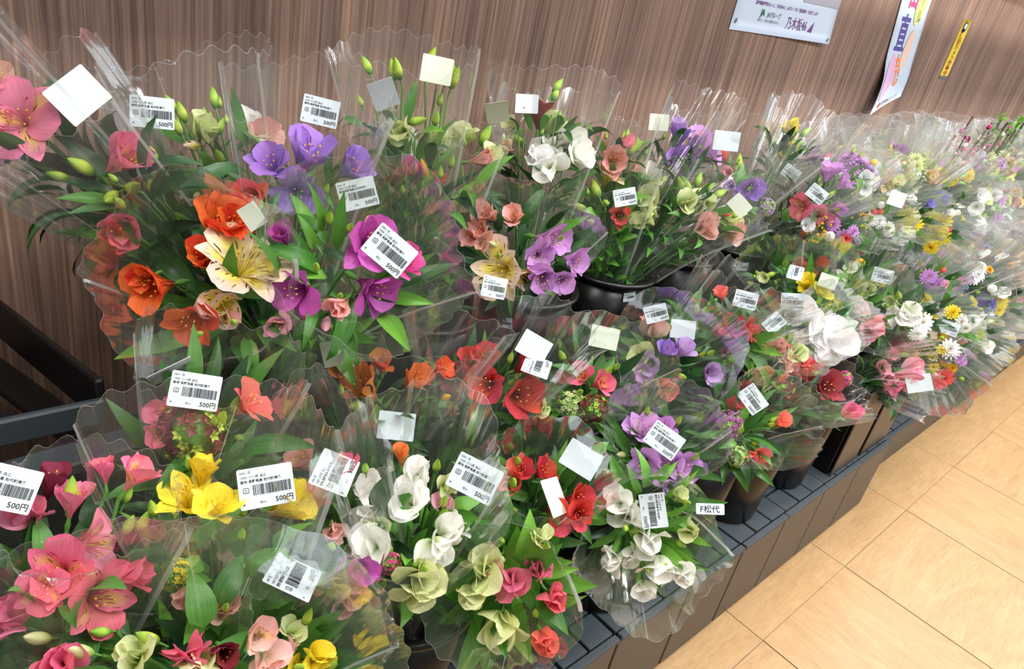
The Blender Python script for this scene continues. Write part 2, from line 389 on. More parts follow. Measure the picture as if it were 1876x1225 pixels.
stand(5.23, 8.0, .553, 1.0, .16, 'farthest low brown stand, running out of the picture at the right', ())
# upper black tier
e = bpy.data.objects.new('upper_shelf', None); C.objects.link(e); e.location = (0, .95, 0); WM[e.name] = Matrix.Translation((0, .95, 0))
tag(e, 'black shelf behind that carries the upper row of flower buckets', 'shelf')
I = Matrix.Identity(4)
bm_box('shelf_board', BLACKM, .38, 8.0, 1.005, 1.33, .45, .475, parent=e, M=I)
bm_box('front_skirt', BLACKM, .38, 8.0, 1.006, 1.016, .02, .449, parent=e, M=I)
for x in (.40, 1.7, 3.0, 4.3, 5.6, 7.6):
    bm_box('leg', BLACKM, x, x + .03, 1.02, 1.05, .0, .449, parent=e, M=I); bm_box('leg', BLACKM, x, x + .03, 1.29, 1.32, .0, .449, parent=e, M=I)
rail = bpy.data.objects.new('shade_rail', None); C.objects.link(rail); rail.location = (0, .95, 1.9); WM[rail.name] = Matrix.Translation((0, .95, 1.9))  # added out of view to cast the soft shade band on the wall
tag(rail, 'added rail above the frame, unseen, there to shade a band of the wall', 'rail')
bm_box('shade_board', BLACKM, -2, 9, .94, .96, 1.90, 2.06, parent=rail, M=I)
for x in (-1, 1.5, 4, 6.5): bm_box('rod', BLACKM, x, x + .012, .944, .956, 2.06, 2.75, parent=rail, M=I)
# empty black rack at the left end
e = bpy.data.objects.new('empty_rack', None); C.objects.link(e); e.location = (0, .95, 0); WM[e.name] = Matrix.Translation((0, .95, 0))
tag(e, 'empty black metal rack frame at the left end of the upper row', 'rack')
def beam(name, p, q, w, h, mat, parent):
    p, q = Vector(p), Vector(q); d = (q - p); L_ = d.length; X = d.normalized(); Z = Vector((0, 0, 1)); Y = Z.cross(X).normalized(); Z = X.cross(Y)
    M = Matrix.Translation(p) @ Matrix((X, Y, Z)).transposed().to_4x4()
    V, Fc = bevbox(0, L_, -w / 2, w / 2, -h / 2, h / 2, b=.003); return obj(name, mk_mesh(name, V, Fc, mat, smooth=False), parent, M)
beam('side_rail', (.252, .95, .835), (.196, 1.31, .805), .012, .07, BLACKM, e)
beam('side_rail', (.225, .96, .78), (.165, 1.30, .73), .05, .012, BLACKM, e)
beam('front_rail', (.255, .945, .825), (.09, .965, .815), .012, .04, RACKG, e)
beam('unseen_shade_tray', (.10, 1.13, .98), (-.9, 1.13, .98), .38, .02, BLACKM, e)  # added beyond the left edge to keep lamp light off the low wall
beam('front_rail', (.09, .965, .815), (-.3, .80, .84), .012, .04, RACKG, e)
beam('front_lip', (.285, .925, .775), (-.3, .90, .775), .05, .02, RACKG, e)
beam('cross_bar', (.17, 1.06, .76), (-.3, 1.10, .76), .025, .025, BLACKM, e)
beam('cross_bar', (.14, 1.22, .74), (-.3, 1.25, .74), .12, .02, BLACKM, e)
bm_box('front_plate', BLACKM, -.3, .33, .955, .965, .28, .765, parent=e, M=I)
for x in (.29,): 
    bm_box('post', BLACKM, x, x + .03, .93, .955, .0, .80, parent=e, M=I)

# ------------------------------------------------------------------ buckets
def bucket_profile(r0, r1, h):
    return [(0, .004), (r0 - .012, .004), (r0 - .004, 0), (r0, .004), (r0 + (r1 - r0) * .5, h * .5), (r1 - .004, h - .012), (r1 + .004, h - .014), (r1 + .009, h - .009), (r1 + .009, h - .003), (r1 + .004, h),
            (r1 - .002, h - .002), (r1 - .007, h - .01), (r0 + (r1 - r0) * .5 - .004, h * .5), (r0 - .005, .012), (0, .012)]
def bucket_mesh(r0, r1, h):
    pr = bucket_profile(r0, r1, h)
    body = [(0, .004), (r0 - .012, .004), (r0 - .004, 0), (r0, .004), (r0 + (r1 - r0) * .5, h * .5), (r1 - .004, h - .016), (r1 - .007, h - .016), (r0 + (r1 - r0) * .5 - .004, h * .5), (r0 - .005, .012), (0, .012)]
    rim = [(r1 - .007, h - .018), (r1 + .004, h - .018), (r1 + .010, h - .013), (r1 + .0115, h - .007), (r1 + .009, h - .002), (r1 + .003, h), (r1 - .004, h - .002), (r1 - .009, h - .008), (r1 - .007, h - .018)]
    V, Fc = lathe(body); a = mk_mesh('bucket', V, Fc, BLACK); V, Fc = lathe(rim); b = mk_mesh('rim', V, Fc, BLACK)
    V, Fc = ball(1, 4, 2); return a, b
BU = bucket_mesh(.088, .122, .33); BF = bucket_mesh(.086, .108, .32)
ords = ['first', 'second', 'third', 'fourth', 'fifth', 'sixth', 'seventh', 'eighth', 'ninth', 'tenth', 'eleventh', 'twelfth', 'thirteenth', 'fourteenth', 'fifteenth', 'sixteenth', 'seventeenth', 'eighteenth', 'nineteenth', 'twentieth', 'twenty-first']
BUCK = {'U': [], 'M': [], 'F': []}
WV, WF = lathe([(0, .2), (.095, .2)], 24); WATER = mk_mesh('water', WV, WF, pbr('bucket_water', lin((20, 26, 22)), .05))
def bucket(row, x, y, z, k):
    a, b = BU if row == 'U' else BF
    o = obj('flower_bucket', a, None, Matrix.Translation((x, y, z)))
    rn = {'U': 'upper row', 'M': 'rear lower row', 'F': 'front lower row'}[row]
    tag(o, f'black plastic flower bucket, {ords[k]} from the left in the {rn}', 'bucket', f'black flower buckets in the {rn}')
    obj('rim', b, o); obj('water', WATER, o)
    BUCK[row].append((x, y, z, .33 if row == 'U' else .32, o))
for k, x in enumerate([.60, .905, 1.21, 1.52, 1.85, 2.14, 2.44, 2.74, 3.04, 3.34, 3.64, 3.94, 4.24, 4.54, 4.84, 5.2, 5.6, 6.0, 6.4, 6.8]): bucket('U', x, 1.09 + .02 * (k == 4), .475, k)
for k, x in enumerate([-.0, .30, .60, .88, 1.16, 1.44, 1.72, 2.0, 2.28, 2.62, 2.92, 3.22, 3.52, 3.82, 4.12, 4.5, 4.9, 5.3]): bucket('M', x, .865, .28 if x < 2.5 else .16, k)
for k, x in enumerate([.02, .29, .57, .85, 1.13, 1.40, 1.665, 1.94]): bucket('F', x, .625, .28, k)
# square pails beyond the round ones
def pail(x0, x1, y0, y1, z, h, label, slots=0):
    e = bpy.data.objects.new('square_pail', None); C.objects.link(e); e.location = (x0, y0, z); WM[e.name] = Matrix.Translation((x0, y0, z))
    tag(e, label, 'pail', 'square plastic pails along the lower row'); I = WM[e.name]; w = x1 - x0; d = y1 - y0; t = .006
    if slots:
        n = slots; s = w / n
        for k in range(n): bm_box('slat', PAIL, k * s + .008, (k + 1) * s - .008, 0, t, 0, h - .03, parent=e, M=I)
        bm_box('front_wall', BLACKM, 0, w, t + .002, t + .006, 0, h - .03, parent=e, M=I)
    else: bm_box('front_wall', PAIL, 0, w, 0, t, 0, h - .014, parent=e, M=I)
    bm_box('back_wall', PAIL, 0, w, d - t, d, 0, h - .014, parent=e, M=I)
    bm_box('side_wall', BLACK, 0, t, t + .007, d - t - .001, 0, h - .014, parent=e, M=I); bm_box('side_wall', BLACK, w - t, w, t + .007, d - t - .001, 0, h - .014, parent=e, M=I)
    bm_box('bottom', BLACK, t, w - t, t + .007, d - t - .001, 0, t, parent=e, M=I)
    for a in ((-.006, w + .006, -.006, 0), (-.006, w + .006, d, d + .006), (-.006, 0, 0, d), (w, w + .006, 0, d)): bm_box('rim', PAIL, *a, h - .02, h, parent=e, M=I)
    BUCK['F'].append(((x0 + x1) / 2, (y0 + y1) / 2, z, h, e))
pail(2.09, 2.265, .51, .72, .28, .30, 'brown square pail right after the last round bucket of the front row')
pail(2.30, 2.50, .51, .72, .28, .30, 'brown square pail at the end of the taller stand')
pail(2.56, 2.80, .60, .74, .16, .34, 'first brown square pail on the lower stand beyond the step')
pail(2.83, 3.07, .60, .74, .16, .34, 'brown pail with upright black slots below the coral flower', 5)
pail(3.10, 3.40, .66, .745, .16, .34, 'brown slotted pail beyond the pail below the coral flower', 6)
for k, x in enumerate((3.45, 3.75, 4.05, 4.4, 4.8)):
    pail(x, x + .26, .62, .745, .16, .34, f'far square pail, {ords[k]} one beyond the two slotted pails')

# ------------------------------------------------------------------ text and printed labels
_tx = {}
def text_arr(s, size=1.0, bold=0.0, align='LEFT'):
    k = (s, size, bold, align)
    if k in _tx: return _tx[k]
    c = bpy.data.curves.new('t', 'FONT'); c.body = s; c.size = size; c.offset = bold; c.align_x = align; c.fill_mode = 'FRONT'; c.resolution_u = 2
    o = bpy.data.objects.new('t', c); C.objects.link(o); bpy.context.view_layer.update()
    me = o.evaluated_get(bpy.context.evaluated_depsgraph_get()).to_mesh()
    V = np.array([v.co[:] for v in me.vertices]) if len(me.vertices) else np.zeros((0, 3)); Fc = [tuple(p.vertices) for p in me.polygons]
    o.to_mesh_clear(); C.objects.unlink(o); bpy.data.objects.remove(o); bpy.data.curves.remove(c)
    _tx[k] = (V, Fc); return _tx[k]
def rrect(w, h, r, n=4):
    pts = []
    for cx, cy, a0 in ((w / 2 - r, h / 2 - r, 0), (-w / 2 + r, h / 2 - r, 90), (-w / 2 + r, -h / 2 + r, 180), (w / 2 - r, -h / 2 + r, 270)):
        for k in range(n + 1):
            a = math.radians(a0 + 90 * k / n); pts.append((cx + r * math.cos(a), cy + r * math.sin(a)))
    return pts
LW, LH = .056, .042
def bend(V, k=2.0):
    V = np.array(V, float); V[:, 2] += k * V[:, 0] ** 2; return V
def card_mesh(mat, w=LW, h=LH, k=2.0):
    # rounded card made as strips so that it can bend, with thickness
    r = .0018; xs = np.array([-w / 2, -w / 2 + r * .3, -w / 2 + r] + list(np.linspace(-w / 2 + r, w / 2 - r, 10)[1:-1]) + [w / 2 - r, w / 2 - r * .3, w / 2]); n = len(xs); V = []
    for z in (0, -.0004):
        for x in xs:
            d = max(0, abs(x) - (w / 2 - r)); hh = h / 2 - (r - math.sqrt(max(0, r * r - d * d)))
            V += [(x, -hh, z), (x, hh, z)]
    Fc = []
    for i in range(n - 1):
        a = 2 * i; Fc.append((a, a + 2, a + 3, a + 1)); b = a + 2 * n; Fc.append((b, b + 1, b + 3, b + 2))
        Fc.append((a, b, b + 2, a + 2)); Fc.append((a + 1, a + 3, b + 3, b + 1))
    Fc += [(0, 1, 2 * n + 1, 2 * n), (2 * n - 2, 4 * n - 2, 4 * n - 1, 2 * n - 1)]
    return mk_mesh('price_label', bend(V, k), Fc, mat, smooth=False)
def print_mesh(k=2.0):
    p = P(); S = 1000
    def t(s, x, y, size, bold=0):
        V, Fc = text_arr(s, size, bold)
        if len(V): p.add(V + np.array((x, y, .00035)), Fc)
    t('0001 花', -.0255, .0155, .0036); t('1000 小川原 森広', -.0255, .0108, .0036); t('産地 長野県産 松代町東条', -.0255, .0062, .0036, .00006)
    t('500円', .0075, -.0172, .0074, .0001); t('税込', -.008, -.0165, .0032)
    rr = random.Random(5); x = -.0135
    while x < .0245:
        w = rr.choice((.0004, .0006, .0009, .0012)); V, Fc = box(x, x + w, -.0075, .0035, .0003, .0004); p.add(V, Fc[1:2]); x += w + rr.choice((.0004, .0006, .0009))
    V, Fc = box(-.0245, -.0229, -.0165, -.0149, .0003, .0004); p.add(V, Fc[1:2])
    a = rrect(.0062, .0058, .0015); b = rrect(.0050, .0046, .0011); n = len(a)
    p.add([(x - .0205, y - .0015, .00035) for x, y in a + b], [(i, (i + 1) % n, n + (i + 1) % n, n + i) for i in range(n)])
    t('花', -.0223, -.0031, .0036)
    p.V = [bend(v, k) for v in p.V]
    return p.mesh('label_print', INK, False)
CARD = {'p': card_mesh(PAPER), 'b': card_mesh(PAPER), 'c': card_mesh(PAPERC)}
PRINT = print_mesh()
CARD['h'] = card_mesh(PAPER, .044, .017); V, Fc = text_arr('F松代', .0125, .0001)
TAGPRINT = mk_mesh('tag_print', bend(V + np.array((-.016, -.0048, .0004))), Fc, INK, smooth=False)

# ------------------------------------------------------------------ flower parts
def petal_arr(Ln, Wd, op, kind='outer', var=0, nu=5, nv=8):
    """petal rising along +z from the throat and flaring to +x; op 0 closed .. 1 wide open"""
    rr = random.Random(var * 7 + 3); V = []; U = []; ph = rr.uniform(0, 6.28)
    tw = rr.uniform(-.25, .25); dr = rr.uniform(-.12, .15)
    r = .0015; z = 0; ang = math.radians(82)
    pts = []
    for j in range(nv):
        t = j / (nv - 1)
        pts.append((r, z, ang))
        a = math.radians(84 - (op + dr) * (20 + 95 * t ** 1.3) + (1 - op) * 22 * t * t * 1.4)
        ang = a; r += math.cos(a) * Ln / (nv - 1); z += math.sin(a) * Ln / (nv - 1)
    for j, (r, z, a) in enumerate(pts):
        t = j / (nv - 1)
        if kind == 'outer': w = (.14, .24, .40, .62, .86, 1.0, .92, .42)[min(7, int(round(t * 7)))]
        elif kind == 'inner': w = .10 + .75 * math.sin(math.pi * min(1, t) ** 1.35) ** .9 if t < 1 else 0
        else: w = .35 + .75 * math.sin(math.pi * t ** .9 * .93) if t < 1 else .3
        w = max(w, .22 if t > .98 else .1) * Wd / 2
        for i in range(nu):
            s = i / (nu - 1) * 2 - 1
            cup = (.22 - .12 * op) * w * s * s * 2.0
            ruf = .24 * w * math.sin(5 * t + 4 * s + ph) * abs(s) * t
            n = Vector((-math.sin(a), 0, math.cos(a)))     # inward normal
            p = Vector((r, 0, z)) + n * (cup + ruf) + Vector((0, s * w * (1 - .12 * (1 - op) * abs(s)), 0))
            p.y += tw * t * t * Ln * .4
            if t > .98: p += Vector((math.cos(a), 0, math.sin(a))) * (-abs(s) * .04 * Ln)
            V.append(p); U.append((i / (nu - 1), t))
    return V, grid_faces(nu, nv), U
_mc = {}
def cached(k, fn):
    if k not in _mc: _mc[k] = fn()
    return _mc[k]
def petal_mesh(kind, var, op, c):
    inner = kind == 'inner'
    Wd = {'outer': .74, 'inner': .52, 'wide': .86}[kind]
    return cached(('pm', kind, var, round(op, 1), c), lambda: mk_mesh('petal', *[x for x in (lambda q: (q[0], q[1]))(petal_arr(1, Wd, op, kind, var))], pmat(c, inner), petal_arr(1, Wd, op, kind, var)[2]))
def throat_mesh(c, op, stam=True):
    def f():
        p = P(); V, Fc, U = tube([(0, 0, -.38), (0, 0, -.2), (0, 0, -.06), (0, 0, .05)], [.03, .075, .05, .035], 7); p.add(V, Fc, U, 0)
        if stam:
            rr = random.Random(4)
            for k in range(6):
                a = k * 1.05; b = .10 + .08 * rr.random(); L_ = .62 + .12 * rr.random()
                V, Fc, U = tube([(0, 0, .03), (b * .5 * math.cos(a), b * .5 * math.sin(a), L_ * .5), (b * math.cos(a) + .03, b * math.sin(a), L_)], .009, 4); p.add(V, Fc, U, 1)
                V, Fc = ball(.022, 5, 4, 1.8, (b * math.cos(a) + .03, b * math.sin(a), L_)); p.add(V, Fc, None, 2)
        return p.mesh('bloom', [STEM, pmat(c), STAM])
    return cached(('th', c, round(op, 1), stam), f)
def joined_bloom(c, op, kinds=('outer', 'inner'), var=0):
    def f():
        p = P()
        for k in range(3):
            for kind, a0, mi in ((kinds[0], 0, 0), (kinds[1], 60, 1)):
                V, Fc, U = petal_arr(1, .74 if kind == 'outer' else .86 if kind == 'wide' else .52, op, kind, k + var, 4, 6)
                p.add(V, Fc, U, mi, Matrix.Rotation(math.radians(a0 + 120 * k), 4, 'Z'))
        V, Fc, U = tube([(0, 0, -.38), (0, 0, -.2), (0, 0, .05)], [.03, .07, .035], 6); p.add(V, Fc, U, 2)
        return p.mesh('bloom', [pmat(c), pmat(c, True), STEM])
    return cached(('jb', c, round(op, 1), kinds, var), f)
def bud_mesh(c):
    def f():
        p = P(); n, m = 9, 9; V = []; U = []
        for j in range(m):
            t = j / (m - 1); r = .20 * math.sin(math.pi * (.06 + .94 * t) ** .8) ** .8 * (1 + 0) + .02
            for i in range(n):
                a = 2 * math.pi * i / n; rr = r * (1 + .12 * math.cos(3 * a)); V.append((rr * math.cos(a) + .06 * t * t, rr * math.sin(a), t)); U.append((.5 + .5 * math.cos(a), t))
        p.add(V, grid_faces(n, m, True), U, 0); V, Fc, U = tube([(0, 0, -.5), (0, 0, .05)], [.035, .05], 6); p.add(V, Fc, U, 1)
        return p.mesh('flower_bud', [BUDM if c == 'g' else pmat(c), STEM])
    return cached(('bud', c), f)
def mum_mesh(c, rings=4, var=0, core='gold'):
    def f():
        p = P(); rr = random.Random(var)
        for k in range(rings):
            n = 15 - 2 * k; Ln = .5 - .075 * k; el = math.radians(12 + 19 * k)
            for i in range(n):
                a = 2 * math.pi * (i + .5 * k + rr.uniform(-.15, .15)) / n; V = []
                l = Ln * rr.uniform(.88, 1.06)
                for j, (t, w) in enumerate(((0, .03), (.35, .055), (.75, .068), (1, .03))):
                    r = .03 + l * t * math.cos(el); z = l * t * math.sin(el) + .02 * k - .08 * t * t
                    for s in (-1, 0, 1): V.append((r, s * w, z + (.016 if s else 0)))
                p.add(V, grid_faces(3, 4), [(u / 2, v / 3) for v in range(4) for u in range(3)], 0, Matrix.Rotation(a, 4, 'Z'))
        V, Fc = ball(.11, 8, 5, .6, (0, 0, .05)); p.add(V, Fc, None, 1)
        V, Fc, U = tube([(0, 0, -.3), (0, 0, -.05), (0, 0, .0)], [.03, .05, .1], 6); p.add(V, Fc, U, 2)
        return p.mesh('bloom', [pmat(c), pmat(core), STEM])
    return cached(('mum', c, rings, var), f)
def carn_mesh(c, var=0):
    def f():
        p = P(); rr = random.Random(var + 9)
        for k in range(5):
            n = 9 - k; Ln = .52 - .06 * k; el = math.radians(8 + 19 * k)
            for i in range(n):
                a = 2 * math.pi * (i + .5 * k) / n + rr.uniform(-.2, .2); V = []; U = []
                for j in range(4):
                    t = j / 3; w = (.05 + .16 * t)
                    for q in range(5):
                        s = q / 2 - 1; r = .02 + Ln * t * math.cos(el) - .04 * s * s * t; z = .1 + Ln * t * math.sin(el) + .05 * math.sin(7 * s + a * 5) * t
                        V.append((r, s * w, z)); U.append((q / 4, t))
                p.add(V, grid_faces(5, 4), U, 0, Matrix.Rotation(a, 4, 'Z'))
        V, Fc, U = tube([(0, 0, -.35), (0, 0, -.2), (0, 0, .12)], [.03, .1, .16], 7); p.add(V, Fc, U, 1)
        return p.mesh('bloom', [pmat(c), STEM])
    return cached(('carn', c, var), f)
def cluster_mesh(c, var=0, n=60):
    def f():
        p = P(); rr = random.Random(var + 2)
        for k in range(n):
            u = rr.random(); th = math.acos(1 - 1.5 * u); ph = k * 2.4
            d = Vector((math.sin(th) * math.cos(ph), math.sin(th) * math.sin(ph), math.cos(th) * .8)); q = d.to_track_quat('Z', 'Y').to_matrix().to_4x4()
            M = Matrix.Translation(d * .44 * rr.uniform(.85, 1.05)) @ q @ Matrix.Rotation(rr.random() * 6, 4, 'Z')
            mi = 0 if rr.random() < .72 else 1
            for s in range(5):
                V = [(0, 0, 0), (.05, -.03, .03), (.1, 0, .045), (.05, .03, .03)]
                p.add(V, [(0, 1, 2, 3)], [(.5, 0), (0, .5), (.5, 1), (1, .5)], mi, M @ Matrix.Rotation(s * 1.2566, 4, 'Z'))
        V, Fc = ball(.36, 8, 6, .8); p.add(V, Fc, None, 2)
        V, Fc, U = tube([(0, 0, -.7), (0, 0, -.2)], [.03, .04], 6); p.add(V, Fc, U, 2)
        return p.mesh('flower_cluster', [pmat(c), BUDM, STEM], False)
    return cached(('clu', c, var, n), f)
def berry_mesh(c, var=0):
    def f():
        p = P(); rr = random.Random(var + 1)
        for k in range(12):
            d = Vector((rr.uniform(-1, 1), rr.uniform(-1, 1), rr.uniform(.1, 1))) * .5
            V, Fc, U = tube([(0, 0, -.35), d * .5 + Vector((0, 0, -.1)), d], .012, 4); p.add(V, Fc, U, 1)
            V, Fc = ball(.085, 7, 5, 1, tuple(d)); p.add(V, Fc, [(.5, .6)] * len(V), 0)
        return p.mesh('berry_spray', [pmat(c), STEM])
    return cached(('ber', c, var), f)
def ballflower_mesh(c):
    def f():
        p = P(); V, Fc = ball(.5, 12, 9, 1.0, (0, 0, .3)); p.add(V, Fc, [(.5, .7)] * len(V), 0)
        V, Fc, U = tube([(0, 0, -.5), (0, 0, -.1)], [.03, .05], 6); p.add(V, Fc, U, 1); return p.mesh('bloom', [pmat(c), STEM])
    return cached(('bf', c), f)
def leaf_arr(Ln, Wd, curl, fold, var, nv=8, style='lance'):
    rr = random.Random(var); V = []; U = []; r = z = 0; yaw = 0; side = rr.uniform(-.6, .6); tw = rr.uniform(-.8, .8)
    a = math.radians(80); y = 0
    for j in range(nv):
        t = j / (nv - 1); pw = .75 if style == 'lance' else .62
        w = Wd / 2 * (math.sin(math.pi * t ** pw) ** .85 if 0 < t < 1 else .03) + .0004
        ct, st = math.cos(tw * t), math.sin(tw * t)
        for s in (-1, -.5, 0, .5, 1):
            lx = 0; ly = s * w; lz = fold * w * abs(s) ** 1.2
            ly, lz = ly * ct - lz * st, ly * st + lz * ct
            n = (-math.sin(a), math.cos(a))
            V.append((r + n[0] * lz, y + ly, z + n[1] * lz)); U.append(((s + 1) / 2, t))
        a -= math.radians(curl) / (nv - 1); r += math.cos(a) * Ln / (nv - 1); z += math.sin(a) * Ln / (nv - 1); y += side * t * Ln * .1
    return V, grid_faces(5, nv), U
LEAVES = {}
for st, wd in (('lance', .22), ('ovate', .42), ('blade', .11)):
    LEAVES[st] = [mk_mesh('leaf', *(lambda q: (q[0], q[1]))(leaf_arr(1, wd * R.uniform(.85, 1.15), R.uniform(20, 120), R.uniform(.1, .5), v, 8, st)), LEAF, leaf_arr(1, wd, 60, .3, v, 8, st)[2]) for v in range(7)]
LEAVES_M = {}
def leaf_mesh(st, v, mat):
    k = (st, v, mat.name)
    if k not in LEAVES_M:
        m = LEAVES[st][v]
        if mat is not LEAF: m = m.copy(); m.name = 'leaf'; m.materials[0] = mat
        LEAVES_M[k] = m
    return LEAVES_M[k]

def frame_to(pos, d, s, roll=0.0):
    q = Vector(d).normalized().to_track_quat('Z', 'Y').to_matrix().to_4x4()
    return Matrix.Translation(pos) @ q @ Matrix.Rotation(roll, 4, 'Z') @ Matrix.Scale(s, 4)

# ------------------------------------------------------------------ bouquets
LOAD = {}; DBG = False
def bouquet(row, label, head, z, blooms, labels=(), nleaf=26, leafst='lance', leafmat=None, ext=.09, wide=None, near=True, group=None, lift=0, seed=None, buds=4, budc='g', bx=None, sleeve=True, cat='bouquet', crimp=None, rmin=.07, leaflen=(.05, .10), yaw=None):
    rr = random.Random(seed if seed is not None else int(head[0] * 13 + head[1] * 7))
    Hd = on_z(head[0], head[1], z) if len(head) == 2 else Vector(head)
    if Hd.y > 1.24 and len(head) == 2: Hd = on_y(head[0], head[1], 1.24)
    if DBG: print('HEAD', row, label[:40], [round(v, 2) for v in Hd])
    # bucket: the nearest of its row that is not full yet
    cands = [(abs(b[0] - (bx if bx is not None else Hd.x)) + .07 * LOAD.get((row, i), 0), i) for i, b in enumerate(BUCK[row])]
    if bx is not None: cands = [(abs(b[0] - bx), i) for i, b in enumerate(BUCK[row])]
    bi = min(cands)[1]; b = BUCK[row][bi]; LOAD[(row, bi)] = LOAD.get((row, bi), 0) + 1
    cx, cy, cz, ch = b[:4]
    dxy = Vector((Hd.x - cx, Hd.y - cy, 0)); dn = dxy.normalized() if dxy.length > .01 else Vector((0, -1, 0))
    base = Vector((cx, cy, cz + .03)) - dn * .03 + Vector((rr.uniform(-.02, .02), rr.uniform(-.02, .02), 0))
    ctrl = Vector((cx, cy, cz + ch * 1.02)) + dn * min(.03, dxy.length * .3)
    root = bpy.data.objects.new('bouquet', None); C.objects.link(root); root.location = base; WM[root.name] = Matrix.Translation(base)
    tag(root, label, cat, group)
    # centre line
    n1 = 17; T1 = (Hd - ctrl).normalized(); pts = []
    for k in range(n1):
        t = k / (n1 - 1); pts.append(base * (1 - t) ** 2 + ctrl * 2 * t * (1 - t) + Hd * t * t)
    A = (Hd - pts[-2]).normalized()
    for k in range(1, 6): pts.append(Hd + A * (ext * k / 5))
    view = (Hd - CAMP).normalized(); dist = (Hd - CAMP).length
    X = (CAM_R - A * CAM_R.dot(A)).normalized(); X = (Matrix.Rotation(rr.uniform(-.5, .5) if yaw is None else yaw, 3, A) @ X).normalized(); Y = A.cross(X)
    # bloom places: on a plane half facing the camera
    Nn = (A - view * .9).normalized(); items = []; mw = rmin; md = rmin * .6
    for bl in blooms:
        ty, c, px, py, dp = bl[:5]; op = bl[5] if len(bl) > 5 else None
        if near:
            d = ray(px, py); den = d.dot(Nn); tt = (Hd - CAMP).dot(Nn) / den; p = CAMP + d * tt
            if (p - Hd).length > .26: p = CAMP + d * dist
            p = p + A * rr.uniform(-.012, .012); p.y = min(p.y, WY - .05)
        else:
            p = Hd + X * px + Y * py
        off = p - Hd; size = dp * (p - CAMP).length / F
        mw = max(mw, abs(off.dot(X)) + size * .35); md = max(md, abs(off.dot(Y)) + size * .3); items.append((ty, c, p, size, op, off))
    if wide: mw = wide
    mw = min(mw + .015, .19); md = min(max(md, mw * .5) + .01, .115)
    tot = sum((pts[k + 1] - pts[k]).length for k in range(len(pts) - 1)); hf = 1 - ext / tot
    def wid(s):       # relative half width along the whole length
        return .13 + .87 * max(0, (s - .1) / (hf - .1)) ** 1.15 if s > .1 else .13
    Xk = []; s = 0; fr = []
    for k, p in enumerate(pts):
        T = (pts[min(k + 1, len(pts) - 1)] - pts[max(k - 1, 0)]).normalized(); x = (X - T * X.dot(T)).normalized(); fr.append((p, T, x, T.cross(x), s / tot))
        if k < len(pts) - 1: s += (pts[k + 1] - p).length
    inv = Matrix.Translation(-base)
    # sleeve
    if sleeve:
        nt = 144 if near else 44; V = []; U = []; p1, p2, p3, p4 = [rr.uniform(0, 6.28) for _ in range(4)]
        nl = 12 if near else 8; step = 1 if near else 2; ks = list(range(2, len(fr), step)); fm = []
        if ks[-1] != len(fr) - 1: ks.append(len(fr) - 1)
        crimp = crimp if crimp is not None else rr.choice((.1, .12, .2, .5) if near and dist < 2.4 else (.6, 1.0, 1.3)); q1 = rr.choice((3, 4, 5)); q2 = rr.choice((9, 11, 14))
        for k in ks:
            p, T, x, y, s = fr[k]; w = wid(s)
            for i in range(nt):
                th = 2 * math.pi * i / nt; c_, s_ = math.cos(th), math.sin(th)
                e = .0075 * s * (math.sin(q1 * th + p1 + 1.5 * s) + crimp * math.sin(q2 * th + p2 + 3 * s)) + .003 * crimp * math.sin(29 * th + p3 + 5 * s) * s
                lx = math.copysign(abs(c_) ** .9, c_) * (mw * w) + e * c_; ly = math.copysign(abs(s_) ** 1.35, s_) * (md * w) + e * s_
                q = p + x * lx + y * ly
                if k == len(fr) - 1: q = q + T * (.0055 * math.cos(nl * 2 * th + p4) + .012 * math.sin(3 * th + p2))
                if q.y > WY - .006: q.y = WY - .006 - .004 * math.sin(9 * th)
                V.append(q - base); U.append((i / nt, s))
        Fc = grid_faces(nt, len(ks), True)
        for j in range(len(ks) - 1):
            for i in range(nt): fm.append(0)
        pp = P(); pp.add(V, Fc, U, 0)
        # sealed edges and long fold creases, strips with white highlights in their colour
        for th, wdt, lift in ((0, .0045, .002), (math.pi, .004, .002), (rr.uniform(3.7, 5.6), .0013, .0012)) if near else ((0, .005, .002), (math.pi, .005, .002)):
            i = int(round(th / (2 * math.pi) * nt)) % nt; SV = []; 
            for j in range(len(ks)):
                a = Vector(V[j * nt + i]); cpt = fr[ks[j]][0] - base; o_ = (a - cpt).normalized(); y = fr[ks[j]][3] if abs(math.sin(th)) < .3 else fr[ks[j]][2]
                if wdt > .004: SV += [a - o_ * .001, a + o_ * wdt]
                else: SV += [a + o_ * lift - y * wdt / 2, a + o_ * lift + y * wdt / 2]
            pp.add(SV, grid_faces(2, len(ks)), [(.5, .5)] * len(SV), 1)
        # the cut upper edge, its glint put into a fine whitened strip
        n0 = (len(ks) - 1) * nt; tp = fr[-1]; SV = []
        for i in range(nt):
            a = Vector(V[n0 + i]); SV += [a, a + tp[1] * (.0008 if near else .002)]
        pp.add(SV, [(2 * i, 2 * ((i + 1) % nt), 2 * ((i + 1) % nt) + 1, 2 * i + 1) for i in range(nt)], [(.5, .5)] * len(SV), 1)
        me = pp.mesh('sleeve', [FILM if near and dist < 2.6 else FILM_FAR, FILM_EDGE]); so = obj('sleeve', me, root)
        bvh = BVHTree.FromPolygons([tuple(v + base) for v in map(Vector, V)], Fc)
    # blooms
    tocam = -view
